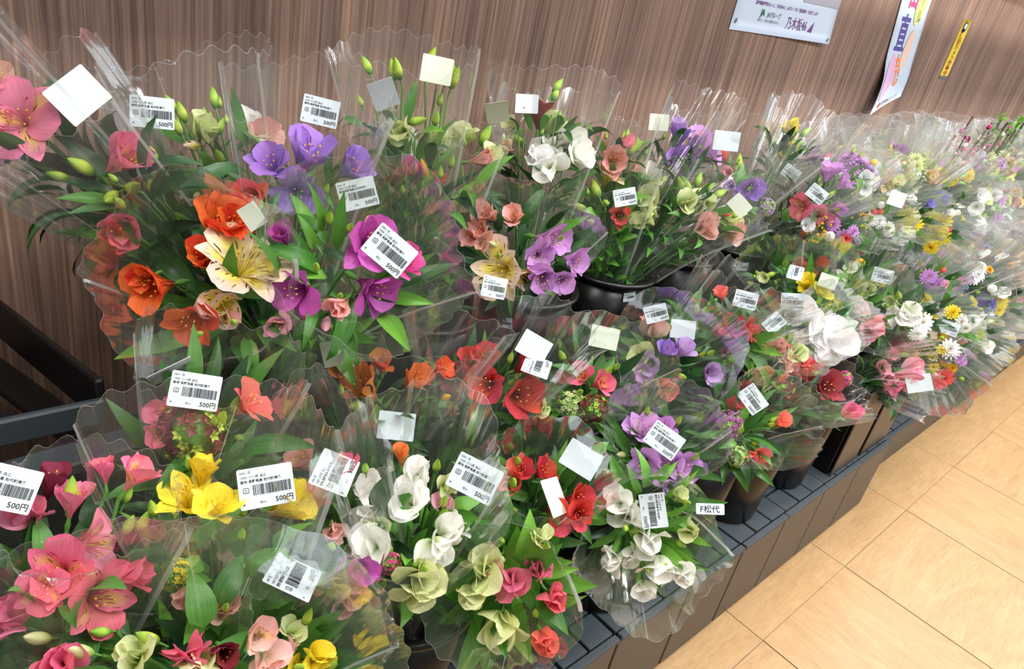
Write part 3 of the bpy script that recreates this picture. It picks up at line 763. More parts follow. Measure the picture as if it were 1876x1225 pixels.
    for ty, c, p, size, op, off in items:
        ro = off.normalized() if off.length > .01 else Vector((0, 0, 0))
        D = (A * .5 + ro * .5 + tocam * .55 + Vector((rr.uniform(-.45, .45), rr.uniform(-.45, .45), rr.uniform(-.4, .2)))).normalized()
        roll = rr.uniform(0, 6.28)
        if ty in 'awt':
            op = op if op is not None else {'a': rr.uniform(.6, .8), 'w': rr.uniform(.35, .55), 't': .1}[ty]
            if ty == 't': D = (A * .9 + ro * .4 + tocam * .25 + Vector((rr.uniform(-.3, .3), rr.uniform(-.3, .3), 0))).normalized()
            sc = size / {'a': 1.25 if op > .5 else .95, 'w': .95, 't': .9}[ty]; kinds = ('outer', 'inner') if ty == 'a' else ('wide', 'wide') if ty == 'w' else ('wide', 'outer')
            pos = p - D * sc * .35
            M = frame_to(pos, D, sc, roll)
            if near and size * F / dist > 30:
                o = obj('bloom', throat_mesh(c, op, ty == 'a'), root, M)
                for k in range(3):
                    for kind, a0 in ((kinds[0], 0), (kinds[1], 60)):
                        va = rr.randint(0, 3); q = obj('petal', petal_mesh(kind, va, max(.0, op + rr.choice((-.1, 0, .1)) * (2 if ty == 'w' else 1)), c), o)
                        q.matrix_basis = Matrix.Rotation(math.radians(a0 + 120 * k + rr.uniform(-9, 9)), 4, 'Z') @ Matrix.Rotation(rr.uniform(-.12, .12) if ty != 'w' else rr.uniform(-.5, .35), 4, 'Y') @ Matrix.Rotation(0 if ty != 'w' else rr.uniform(-.5, .5), 4, 'X') @ Matrix.Scale(rr.uniform(.92, 1.04), 4)
            else: obj('bloom', joined_bloom(c, round(op, 1), kinds, rr.randint(0, 2)), root, M)
            end = pos
        elif ty == 'b': D = (A * .8 + ro * .8 + tocam * .2 + Vector((rr.uniform(-.4, .4), rr.uniform(-.4, .4), 0))).normalized(); end = p - D * size * .5; obj('flower_bud', bud_mesh(c), root, frame_to(end, D, size, roll))
        elif ty == 'm': end = p; obj('bloom', mum_mesh(c, 4, rr.randint(0, 1)), root, frame_to(p, D, size, roll))
        elif ty == 'd': end = p; obj('bloom', mum_mesh(c, 2, rr.randint(0, 1)), root, frame_to(p, D, size, roll))
        elif ty == 'c': end = p - D * size * .2; obj('bloom', carn_mesh(c, rr.randint(0, 1)), root, frame_to(end, D, size, roll))
        elif ty == 'k': end = p; obj('flower_cluster', cluster_mesh(c, rr.randint(0, 1), 110 if near else 40), root, frame_to(p, D, size, roll))
        elif ty == 'y': end = p; obj('berry_spray', berry_mesh(c, rr.randint(0, 1)), root, frame_to(p, D, size, roll))
        elif ty == 'o': end = p; obj('bloom', ballflower_mesh(c), root, frame_to(p, D, size, roll))
        # stem, follows the bunch
        lx, ly = off.dot(X), off.dot(Y); path = []
        e_ = end - D * size * .3
        for k in (2, 5, 8, 10, 12, 14, 15):
            q, T, x, y, s = fr[k]; f = (s / hf) ** 1.6; path.append(q + x * lx * f * .85 + y * ly * f * .85)
        path.append(e_); 
        V, Fc, U = tube([v - base for v in path], .0022 if near else .003, 5 if near else 4)
        obj('stem', mk_mesh('stem', V, Fc, STEM), root)
    # extra buds on thin stalks
    for k in range(buds if near else 0):
        a = rr.uniform(0, 6.28); r_ = rr.uniform(.3, .85); p = Hd + X * math.cos(a) * mw * r_ + Y * math.sin(a) * md * r_ + A * rr.uniform(-.03, .03)
        D = (A + (p - Hd) * 4).normalized(); obj('flower_bud', bud_mesh(budc if rr.random() < .5 else 'g'), root, frame_to(p, D, rr.uniform(.018, .03), rr.uniform(0, 6)))
    # leaves
    lm = leafmat or LEAF; jp = P()
    for k in range(int(nleaf * 1.4) if near else nleaf):
        a = rr.uniform(0, 6.28); lo = rr.random(); s_i = 16 - int(lo * ((9 if nleaf > 55 else 6) if near else 6)); q, T, x, y, s = fr[s_i]; w = wid(s) * math.sqrt(rr.random()) * .7
        p = q + x * math.cos(a) * mw * w + y * math.sin(a) * md * w - T * (.034 - lift)
        outw = (x * math.cos(a) + y * math.sin(a)); D = (T * rr.uniform(.5, 1.4) + outw * rr.uniform(.0, .5) + Vector((rr.uniform(-.3, .3), rr.uniform(-.3, .3), 0))).normalized()
        Ls = rr.uniform(*leaflen) * (1.1 if near else 1.0)
        # leaf frame: z along D, x outward
        Z = D; Xl = (outw - Z * outw.dot(Z)); Xl = Xl.normalized() if Xl.length > .05 else Z.orthogonal().normalized(); Yl = Z.cross(Xl)
        M = Matrix.Translation(p) @ Matrix((Xl, Yl, Z)).transposed().to_4x4() @ Matrix.Rotation(rr.uniform(-.8, .8), 4, 'Z') @ Matrix.Scale(Ls, 4)
        v = rr.randint(0, 6); mt = lm if rr.random() < .75 else rr.choice((LEAF, LEAFB, LEAFD))
        if near: obj('leaf', leaf_mesh(leafst, v, mt), root, M)
        else:
            V, Fc, U = leaf_arr(1, .26, 70, .3, v, 5); jp.add(V, Fc, U, 0, inv @ M)
    if not near and nleaf:
        o = obj('foliage', jp.mesh('foliage', lm), root); o['kind'] = 'stuff'
    # price labels stuck on the sleeve
    for lb in labels:
        px, py, rot, tilt, kind = lb[:5]; d = ray(px, py); hit = bvh.ray_cast(CAMP, d) if sleeve else (None,)
        if hit[0] is not None and (hit[0] - Hd).length < .4: p = hit[0] - d * .012
        else: p = CAMP + d * (dist - .04)
        # rests on whatever bulges furthest under it
        tl = (p - CAMP).length
        for it in items:
            v = it[2] - CAMP; t_ = v.length
            if (v - d * v.dot(d)).length < .022 + it[3] * .55: tl = min(tl, t_ - .030)
        p = CAMP + d * tl
        zax = -d; r = math.radians(-rot); xa = (CAM_R * math.cos(r) + CAM_U * math.sin(r)); xa = (xa - zax * xa.dot(zax)).normalized(); ya = zax.cross(xa)
        M3 = Matrix((xa, ya, zax)).transposed() @ Matrix.Rotation(math.radians(tilt), 3, 'Y')
        sc = lb[5] if len(lb) > 5 else 1
        M = Matrix.Translation(p) @ M3.to_4x4() @ Matrix.Scale(sc, 4)
        o = obj('price_label', CARD[kind], root, M)
        if kind == 'p': obj('label_print', PRINT, o)
        if kind == 'h': obj('tag_print', TAGPRINT, o)
    return root

B = bouquet
GRP = None
# ---- upper row, from the left
B('U', 'tall bouquet of coral pink lilies cut by the left edge of the picture', (36, 225), 1.17,
  [('a', 'pink', 55, 232, 110, .8), ('a', 'peach', 34, 180, 62, .4), ('a', 'rose', 10, 240, 70), ('b', 'g', 10, 190, 30)], nleaf=60, leafmat=LEAFD, ext=.12, bx=.6)
B('U', 'leafy bouquet with two pink flowers below a blank white label', (200, 330), 1.12,
  [('a', 'pink', 214, 295, 92, .35), ('a', 'rose', 218, 420, 84, .4), ('b', 'g', 158, 315, 46), ('b', 'g', 245, 345, 50), ('b', 'g', 202, 360, 44), ('b', 'g', 285, 345, 40), ('b', 'g', 105, 320, 34), ('b', 'g', 300, 350, 34)],
  labels=[(142, 175, -38, 28, 'b', 1.25)], nleaf=80, leafmat=LEAFD, ext=.13, bx=.6, leaflen=(.06, .13))
B('U', 'bouquet of closed lime buds with a printed price label at its left', (365, 240), 1.14,
  [('b', 'g', 312, 188, 30), ('b', 'g', 332, 205, 34), ('b', 'g', 370, 205, 36), ('b', 'g', 388, 170, 34), ('b', 'g', 378, 215, 36), ('b', 'g', 400, 220, 30), ('w', 'lime', 372, 250, 44), ('b', 'cream', 350, 265, 40), ('w', 'white', 460, 245, 56), ('a', 'peach', 480, 260, 60, .5), ('b', 'g', 438, 240, 40), ('b', 'cream', 352, 372, 60), ('b', 'g', 330, 380, 50), ('b', 'g', 405, 300, 40)],
  labels=[(279, 206, 6, 0, 'p')], nleaf=34, ext=.11, bx=.6)
B('U', 'bouquet of violet-blue lilies behind the orange and cream bouquet', (555, 320), 1.13,
  [('a', 'purple', 500, 315, 84, .6), ('a', 'purple', 560, 300, 92, .5), ('a', 'purple', 545, 345, 88, .7), ('a', 'purple', 632, 325, 70, .5), ('b', 'cream', 552, 382, 50), ('a', 'coral', 468, 350, 60, .5), ('b', 'gold', 655, 320, 30), ('a', 'coral', 440, 372, 46, .5)],
  labels=[(587, 204, 14, 0, 'p'), (655, 355, -13, 12, 'p')], nleaf=30, ext=.13, bx=.6)
B('U', 'big bouquet of orange lilies around one striped cream lily, hanging forward', (395, 525), 1.03,
  [('a', 'orange', 395, 420, 92, .45), ('a', 'orange', 292, 522, 84, .5), ('a', 'orange', 352, 575, 96, .55), ('a', 'orange', 372, 480, 66, .4), ('a', 'orange', 425, 410, 60, .5), ('a', 'cream', 448, 490, 138, .95), ('w', 'cream', 405, 560, 60, .5), ('a', 'orange', 270, 505, 50, .5), ('b', 'salmon', 428, 580, 46)],
  labels=[(312, 678, 60, 80, 'b', 1.3), (462, 396, 55, 20, 'c', .6)], nleaf=46, leafmat=LEAF, ext=.09, bx=.6, leaflen=(.06, .11), yaw=.1)
B('U', 'bouquet of magenta lilies with pale pink buds, price label upper right', (640, 500), 1.06,
  [('a', 'magenta', 553, 525, 96, .7), ('a', 'magenta', 668, 450, 110, .7), ('a', 'magenta', 680, 520, 104, .6), ('a', 'hotpink', 735, 490, 60, .5), ('a', 'softpink', 515, 590, 54, .4), ('a', 'salmon', 625, 560, 60, .3), ('a', 'magenta', 520, 440, 46, .4), ('b', 'softpink', 600, 590, 44), ('a', 'salmon', 690, 420, 44, .4)],
  labels=[(714, 459, 40, 0, 'p', 1.12)], nleaf=36, leafmat=LEAFB, ext=.10, bx=.6, leaflen=(.06, .11), yaw=-.2)
B('U', 'tallest bouquet of green alstroemeria buds against the wood wall', (745, 200), 1.2,
  [('b', 'g', 672, 123, 32), ('b', 'g', 718, 115, 36), ('b', 'g', 728, 128, 38), ('b', 'g', 790, 112, 34), ('b', 'g', 825, 135, 36), ('b', 'g', 832, 150, 40), ('b', 'g', 800, 128, 30), ('w', 'lime', 740, 245, 44), ('b', 'g', 765, 210, 36)],
  labels=[(800, 128, 12, 25, 'c', 1.1), (703, 172, 70, 40, 'b', 1.0)], nleaf=50, leafmat=LEAF, ext=.1, bx=.905, lift=.07, leaflen=(.05, .09))
B('U', 'green leafy bouquet with small salmon flowers below the tallest buds', (800, 320), 1.08,
  [('w', 'white', 745, 262, 44), ('b', 'g', 815, 245, 36), ('w', 'lime', 812, 255, 40), ('w', 'lime', 850, 250, 44), ('b', 'g', 890, 245, 40), ('a', 'salmon', 876, 290, 48, .3), ('w', 'lime', 898, 285, 36), ('b', 'salmon', 882, 330, 34), ('a', 'coral', 765, 325, 46, .3), ('a', 'coral', 800, 340, 34, .3), ('b', 'gold', 775, 300, 40)],
  labels=[(911, 205, 82, 50, 'c', 1.0)], nleaf=60, leafmat=LEAFD, ext=.09, bx=.905, leaflen=(.06, .12))
B('U', 'bouquet hanging forward with lilac lilies, one striped cream lily and small salmon flowers', (950, 450), .99,
  [('a', 'lilac', 1000, 435, 70, .5), ('a', 'lilac', 985, 470, 66, .6), ('a', 'lilac', 1045, 475, 66, .6), ('a', 'lilac', 1030, 510, 60, .6), ('a', 'lilac', 995, 505, 60, .5), ('a', 'cream', 920, 492, 104, .85), ('a', 'cream', 955, 500, 66, .6), ('a', 'salmon', 900, 395, 54, .4), ('a', 'salmon', 884, 425, 40, .5), ('a', 'salmon', 942, 405, 44, .5), ('a', 'peach', 885, 445, 42, .5), ('a', 'salmon', 868, 435, 40, .5), ('b', 'lime', 905, 450, 26)],
  labels=[(905, 526, 12, 30, 'p', .9)], nleaf=44, leafmat=LEAFD, ext=.07, bx=1.21, yaw=0)
B('U', 'bouquet of white and lime buds with a dark red bloom, high in the upper row', (1000, 225), 1.14,
  [('b', 'g', 995, 140, 30), ('b', 'g', 992, 188, 34), ('b', 'g', 1000, 210, 34), ('w', 'lime', 1015, 228, 40), ('b', 'g', 1018, 165, 30), ('a', 'burgundy', 985, 214, 56, .5), ('w', 'white', 1005, 270, 50), ('w', 'white', 1040, 262, 50), ('w', 'white', 1060, 285, 50), ('w', 'purewhite', 985, 300, 44), ('w', 'lime', 935, 240, 30), ('b', 'g', 948, 250, 28), ('a', 'peach', 933, 265, 36, .3), ('w', 'white', 1010, 310, 44)],
  labels=[(965, 190, 3, 20, 'b', .95)], nleaf=50, leafmat=LEAF, ext=.10, bx=1.21, lift=.05)
B('U', 'bright green leafy bouquet with a cream lily and orange-red petals', (1105, 360), 1.0,
  [('a', 'cream', 1112, 318, 60, .8), ('b', 'g', 1030, 365, 36), ('b', 'g', 1060, 375, 36), ('b', 'g', 1090, 340, 36), ('a', 'coral', 1130, 395, 40, .4), ('a', 'orange', 1135, 385, 30, .3), ('b', 'g', 1080, 410, 32), ('b', 'g', 1110, 375, 30), ('w', 'lime', 1042, 360, 34)],
  labels=[(1145, 361, -10, 10, 'p', .9)], nleaf=70, leafmat=LEAFB, leafst='ovate', ext=.09, bx=1.52, leaflen=(.035, .075))
B('U', 'bouquet of soft pink lilies behind the bright green leafy bouquet', (1130, 270), 1.1,
  [('a', 'salmon', 1105, 252, 46, .4), ('a', 'salmon', 1122, 292, 56, .5), ('a', 'pink', 1140, 262, 36, .3), ('b', 'g', 1160, 280, 28), ('b', 'g', 1168, 262, 30)], nleaf=34, ext=.07, bx=1.52)
B('U', 'bouquet of pale green hanging flowers beside the soft pink lilies', (1180, 330), 1.02,
  [('w', 'lime', 1185, 350, 44), ('w', 'lime', 1178, 375, 44), ('w', 'white', 1190, 320, 36), ('w', 'lime', 1182, 400, 36), ('a', 'peach', 1165, 325, 40, .3), ('b', 'g', 1168, 265, 30), ('w', 'lime', 1190, 370, 36)], nleaf=30, leafmat=LEAF, ext=.08, bx=1.52)
B('U', 'bouquet of purple lilies in a tall shiny wrapper, middle of the upper row', (1250, 270), 1.1,
  [('a', 'purple', 1240, 290, 58, .6), ('a', 'purple', 1262, 272, 56, .6), ('a', 'lilac', 1282, 290, 54, .5), ('a', 'lilac', 1275, 262, 50, .5), ('a', 'purple', 1240, 262, 46, .5), ('a', 'mauve', 1235, 245, 34, .4), ('a', 'peach', 1280, 256, 26, .4)],
  labels=[(1207, 224, 4, 25, 'c', 1.0)], nleaf=40, leafmat=LEAFD, ext=.14, bx=1.52)
B('U', 'low bouquet of pale green buds leaning right over two bucket rims', (1300, 370), 1.0,
  [('b', 'g', 1262, 335, 34), ('b', 'g', 1295, 345, 34), ('b', 'g', 1275, 330, 30), ('w', 'lime', 1258, 372, 34), ('w', 'lime', 1285, 372, 40), ('w', 'peach', 1295, 412, 44), ('w', 'lime', 1340, 400, 40), ('b', 'g', 1318, 355, 30), ('b', 'orange', 1325, 395, 18), ('w', 'peach', 1345, 425, 34), ('b', 'g', 1252, 330, 26)],
  labels=[(1355, 376, 48, 15, 'c', .95)], nleaf=60, leafmat=LEAF, leafst='lance', ext=.10, bx=1.52)
B('U', 'bouquet with a single deep purple lily and coral tips, right of the shiny wrapper', (1355, 320), 1.06,
  [('a', 'purple', 1370, 348, 56, .6), ('a', 'coral', 1328, 290, 26, .4), ('a', 'softpink', 1335, 322, 30, .3), ('a', 'mauve', 1338, 345, 26, .4), ('k', 'mauve', 1408, 375, 34), ('b', 'g', 1350, 300, 26)],
  labels=[(1331, 258, 6, 8, 'b', 1.15)], nleaf=34, ext=.12, bx=1.85)
B('U', 'bouquet with yellow-green flowers on top leaning against the wall', (1450, 260), 1.1,
  [('a', 'yellow', 1452, 245, 36, .4), ('a', 'yellow', 1442, 268, 36, .4), ('b', 'g', 1440, 230, 24), ('b', 'g', 1478, 238, 24), ('b', 'g', 1460, 260, 26), ('k', 'lilac', 1420, 370, 30), ('a', 'mauve', 1432, 352, 26)],
  labels=[(1449, 317, 35, 0, 'p', .95)], nleaf=44, ext=.10, bx=2.14)
B('U', 'bouquet of rose pink and lilac lilies with a printed price label in the middle', (1500, 355), 1.0,
  [('a', 'rose', 1470, 378, 50, .6), ('a', 'pink', 1505, 388, 42, .5), ('a', 'lilac', 1520, 320, 44, .6), ('a', 'lilac', 1540, 340, 44, .6), ('a', 'lilac', 1532, 375, 32, .4), ('a', 'pink', 1525, 392, 36, .3), ('a', 'lilac', 1510, 325, 36, .5)],
  labels=[(1497, 355, 38, 0, 'p', .98)], nleaf=50, leafmat=LEAFD, ext=.11, bx=2.14)
B('U', 'mixed bouquet of lilac daisies, a white ball flower and small yellow berries', (1540, 420), .93,
  [('m', 'lilac', 1530, 412, 28), ('m', 'lilac', 1548, 432, 30), ('m', 'lilac', 1560, 425, 24), ('o', 'purewhite', 1527, 430, 18), ('c', 'coral', 1550, 437, 20), ('y', 'gold', 1490, 432, 30), ('y', 'gold', 1510, 415, 26), ('k', 'mauve', 1568, 440, 20), ('w', 'purewhite', 1478, 412, 24)], nleaf=26, leafmat=LEAFD, ext=.08, bx=2.44)
B('U', 'mixed bouquet with a dome of lilac chrysanthemums behind the printed labels', (1570, 310), 1.06,
  [('m', 'lilac', 1555, 292, 34), ('m', 'lilac', 1570, 298, 34), ('m', 'lilac', 1582, 306, 32), ('m', 'mauve', 1590, 318, 26), ('m', 'lilac', 1562, 305, 30), ('o', 'yellow', 1594, 302, 10), ('o', 'yellow', 1596, 328, 9), ('w', 'purewhite', 1582, 326, 24), ('w', 'purewhite', 1588, 340, 22)], nleaf=26, ext=.10, bx=2.44)
B('U', 'mixed bouquet of white snapdragons and red berries in the upper row', (1605, 405), .95,
  [('m', 'purewhite', 1594, 402, 26), ('m', 'purewhite', 1612, 405, 26), ('m', 'white', 1625, 418, 24), ('m', 'purewhite', 1632, 425, 20), ('o', 'coral', 1600, 390, 10), ('o', 'coral', 1613, 390, 10), ('o', 'purewhite', 1612, 378, 12), ('y', 'gold', 1580, 400, 28), ('k', 'white', 1588, 415, 18)],
  labels=[(1643, 365, -65, 45, 'c', 1.1)], nleaf=22, ext=.09, bx=2.74)
B('U', 'mixed bouquet of bright yellow daisies that hangs lowest in the upper row', (1712, 425), .88,
  [('m', 'yellow', 1704, 403, 34), ('m', 'yellow', 1722, 407, 36), ('m', 'yellow', 1720, 432, 40), ('m', 'yellow', 1705, 452, 26), ('m', 'yellow', 1686, 430, 20), ('o', 'white', 1741, 391, 14), ('o', 'red', 1738, 421, 8), ('k', 'lavblue', 1695, 375, 16)], nleaf=34, leafmat=LEAFD, leafst='ovate', ext=.07, bx=3.34, leaflen=(.04, .07))
B('U', 'mixed bouquet with one tall yellow chrysanthemum and a purple iris', (1668, 395), .93,
  [('m', 'yellow', 1664, 395, 34), ('m', 'yellow', 1668, 412, 34), ('m', 'gold', 1648, 418, 20), ('a', 'lavblue', 1696, 376, 18, .4), ('o', 'coral', 1655, 376, 9), ('m', 'purewhite', 1668, 365, 20)], nleaf=22, leafmat=LEAF, ext=.09, bx=3.04)
# ---- lower row, rear half
B('M', 'bouquet with a dried burgundy flower head and one coral lily, left of the bucket', (385, 765), .92,
  [('k', 'burgundy', 348, 800, 120), ('a', 'coral', 448, 748, 92, .75), ('a', 'rose', 310, 760, 60, .5), ('a', 'coral', 345, 745, 50, .4), ('a', 'rose', 300, 800, 50, .4), ('b', 'g', 440, 800, 30), ('k', 'magenta', 345, 830, 60)],
  labels=[(357, 716, 8, 5, 'p', .98)], nleaf=40, leafst='lance', ext=.1, bx=.30, leaflen=(.06, .11), yaw=0)
B('M', 'bouquet of amber orange lilies in front of the brown wall gap', (705, 700), .86,
  [('a', 'amber', 678, 708, 76, .5), ('a', 'amber', 755, 690, 66, .35), ('a', 'amber', 700, 668, 56, .35), ('a', 'amber', 635, 668, 50, .4), ('a', 'orange', 800, 690, 50, .4), ('b', 'g', 652, 738, 44), ('b', 'gold', 815, 735, 28)],
  labels=[(726, 780, 6, 10, 'b', 1.0), (617, 645, 78, 50, 'c', 1.0)], nleaf=52, leafmat=LEAFD, ext=.14, crimp=1.3, bx=.60, leaflen=(.05, .09), yaw=0)
B('M', 'bouquet of large deep red lilies in the middle of the lower row', (895, 695), .83,
  [('a', 'red', 895, 705, 96, .6), ('a', 'red', 945, 725, 84, .5), ('a', 'burgundy', 848, 690, 70, .5), ('a', 'red', 890, 660, 56, .5), ('a', 'red', 955, 680, 60, .5), ('a', 'red', 862, 660, 50, .4), ('w', 'lime', 992, 750, 36), ('b', 'g', 938, 648, 26)],
  labels=[(983, 672, -70, 60, 'p', 1.1), (978, 635, 30, 20, 'b', 1.0)], nleaf=34, leafmat=LEAF, ext=.14, crimp=1.3, bx=.88, leaflen=(.05, .09), yaw=0)
B('M', 'bouquet with small pink-red lilies over wilted brown-green seed heads', (1085, 700), .78,
  [('a', 'rose', 1070, 690, 46, .5), ('a', 'rose', 1095, 705, 46, .4), ('a', 'coral', 1035, 690, 34, .4), ('k', 'lime', 1045, 740, 60), ('k', 'burgundy', 1085, 750, 60), ('b', 'g', 1115, 680, 34), ('b', 'g', 1030, 650, 30), ('w', 'lime', 1005, 715, 34), ('b', 'g', 1100, 730, 30)],
  labels=[(1107, 618, 12, 12, 'c', 1.0)], nleaf=56, leafmat=LEAF, ext=.11, bx=1.16, yaw=0)
B('M', 'bouquet of mauve flowers and a hidden red bloom behind glossy film', (1215, 665), .78,
  [('a', 'mauve', 1195, 665, 44, .5), ('a', 'mauve', 1250, 645, 44, .5), ('a', 'purple', 1215, 645, 40, .5), ('a', 'lilac', 1180, 680, 34, .4), ('a', 'mauve', 1295, 680, 40, .4), ('a', 'coral', 1215, 700, 50, .4), ('w', 'lime', 1180, 650, 40), ('w', 'peach', 1200, 600, 44, .4), ('b', 'g', 1250, 690, 24)],
  labels=[(1202, 574, -14, 5, 'p', .85), (1251, 603, 6, 5, 'b', .95)], nleaf=56, leafmat=LEAFD, ext=.13, bx=1.44)
B('M', 'bouquet of fine lime buds with crimped clear film above it', (1290, 590), .80,
  [('b', 'g', 1280, 560, 30), ('b', 'g', 1295, 580, 30), ('a', 'coral', 1318, 548, 30, .4), ('b', 'g', 1270, 605, 26), ('w', 'lime', 1282, 600, 28), ('b', 'g', 1300, 560, 26)], nleaf=34, leafmat=LEAFB, ext=.13, crimp=1.5, bx=1.44)
B('M', 'bouquet of dark red spidery lilies with long curved leaves', (1345, 615), .80,
  [('a', 'red', 1345, 605, 48, .5), ('a', 'coral', 1362, 608, 40, .4), ('a', 'burgundy', 1335, 640, 44, .3), ('a', 'red', 1330, 612, 34, .4), ('b', 'red', 1372, 590, 28)],
  labels=[(1366, 549, 14, 5, 'p', .9)], nleaf=48, leafmat=LEAF, ext=.12, bx=1.72, leaflen=(.07, .13))
B('M', 'leafy bouquet with pale peach and lime flowers beside the big white bloom', (1420, 630), .76,
  [('w', 'lime', 1395, 645, 40), ('w', 'peach', 1425, 640, 40), ('a', 'salmon', 1405, 620, 36, .4), ('a', 'coral', 1435, 632, 30, .4), ('w', 'lime', 1450, 650, 36), ('b', 'g', 1425, 610, 28), ('w', 'peach', 1440, 665, 30)],
  labels=[(1418, 592, -40, 20, 'p', .85)], nleaf=50, leafmat=LEAF, ext=.10, bx=1.72, leaflen=(.06, .12))
B('M', 'bouquet with the largest pure white flowers in the lower row', (1485, 600), .78,
  [('w', 'purewhite', 1465, 595, 64, .7), ('w', 'purewhite', 1495, 610, 60, .7), ('w', 'purewhite', 1525, 625, 54, .8), ('w', 'purewhite', 1480, 625, 50, .6), ('a', 'purewhite', 1450, 578, 50, .6)],
  labels=[(1452, 552, 3, 0, 'p', .98)], nleaf=40, leafmat=LEAF, ext=.12, bx=2.0, leaflen=(.06, .12), yaw=.2)
B('M', 'dark leafy bouquet of round green leaves under the upper bucket rims', (1415, 495), .82,
  [('b', 'g', 1410, 500, 22), ('b', 'g', 1440, 485, 22), ('w', 'lime', 1402, 510, 20)],
  labels=[(1457, 500, -72, 45, 'p', .95)], nleaf=60, leafst='ovate', leafmat=LEAFD, ext=.08, bx=2.28, leaflen=(.035, .06))
B('M', 'bouquet of small vivid orange flowers behind the dark round leaves', (1480, 490), .80,
  [('a', 'orange', 1474, 485, 30, .4), ('a', 'orange', 1498, 482, 32, .4), ('a', 'orange', 1485, 500, 26, .4), ('a', 'coral', 1468, 500, 22, .4)], nleaf=20, leafmat=LEAFD, ext=.10, bx=2.62)
B('M', 'bouquet of yellow lilies over lime greens, behind the big white bloom', (1495, 540), .78,
  [('a', 'yellow', 1485, 522, 36, .5), ('a', 'yellow', 1500, 535, 34, .5), ('a', 'yellow', 1478, 528, 28, .4), ('k', 'yellow', 1530, 560, 30), ('b', 'g', 1515, 520, 20), ('k', 'lime', 1510, 575, 36), ('k', 'lime', 1525, 590, 30)],
  labels=[(1517, 515, 18, 15, 'c', .9)], nleaf=40, leafmat=LEAFB, ext=.12, bx=2.28)
B('M', 'bouquet of white and pale green orchids below the lowest yellow daisies', (1570, 510), .80,
  [('w', 'white', 1540, 512, 30), ('w', 'lime', 1585, 530, 30), ('w', 'white', 1560, 490, 24), ('w', 'softpink', 1522, 490, 20), ('o', 'gold', 1575, 482, 10), ('o', 'yellow', 1612, 525, 9), ('b', 'g', 1550, 530, 22), ('w', 'lime', 1592, 520, 22)],
  labels=[(1617, 505, 14, 5, 'p', 1.0)], nleaf=44, leafmat=LEAFB, ext=.10, bx=2.62)
B('M', 'mixed bouquet topped by a tight pink carnation cluster and a blank cream tag', (1580, 575), .76,
  [('k', 'pink', 1565, 568, 40), ('k', 'pink', 1580, 572, 32), ('a', 'coral', 1598, 590, 34, .4), ('w', 'softpink', 1592, 605, 34), ('b', 'pink', 1610, 580, 20), ('k', 'burgundy', 1572, 630, 24)],
  labels=[(1546, 593, 28, 10, 'c', 1.1)], nleaf=40, leafmat=LEAF, ext=.10, bx=2.28)
B('M', 'pale bouquet of cream lilies with long dark leaves standing out at the top', (1655, 570), .76,
  [('w', 'white', 1650, 580, 34), ('w', 'white', 1670, 570, 34), ('m', 'purewhite', 1690, 590, 36), ('w', 'lime', 1638, 555, 24), ('b', 'g', 1645, 540, 22), ('m', 'purewhite', 1680, 610, 30), ('b', 'g', 1625, 560, 22)], nleaf=46, leafmat=LEAFD, ext=.08, bx=2.92, leaflen=(.06, .10))
B('M', 'mixed bouquet of yellow and white chrysanthemums with a printed price label', (1725, 590), .70,
  [('m', 'yellow', 1705, 585, 30), ('m', 'yellow', 1745, 572, 28), ('m', 'purewhite', 1760, 588, 26), ('m', 'gold', 1718, 612, 28), ('m', 'white', 1700, 560, 26), ('m', 'yellow', 1695, 550, 24), ('m', 'purewhite', 1725, 570, 24), ('m', 'white', 1768, 600, 24)],
  labels=[(1739, 601, 20, 0, 'p', .95)], nleaf=22, leafmat=LEAF, ext=.10, bx=3.22)
B('M', 'mixed bouquet with a frothy cluster of pale lilac chrysanthemums', (1710, 515), .75,
  [('m', 'lilac', 1700, 508, 28), ('m', 'lilac', 1715, 518, 30), ('m', 'mauve', 1725, 530, 26), ('m', 'lilac', 1706, 520, 24), ('m', 'softpink', 1732, 522, 18), ('o', 'coral', 1727, 496, 9)], nleaf=22, ext=.13, bx=3.22)
B('M', 'mixed bouquet with a spray of small white flowers above dark leaves', (1785, 510), .72,
  [('m', 'purewhite', 1778, 492, 26), ('m', 'purewhite', 1792, 500, 28), ('m', 'white', 1800, 490, 22), ('m', 'purewhite', 1785, 508, 24), ('o', 'white', 1812, 527, 14), ('m', 'gold', 1815, 493, 14), ('k', 'lavblue', 1765, 525, 18), ('w', 'purewhite', 1838, 532, 18)], nleaf=36, leafmat=LEAFD, ext=.10, bx=3.52)
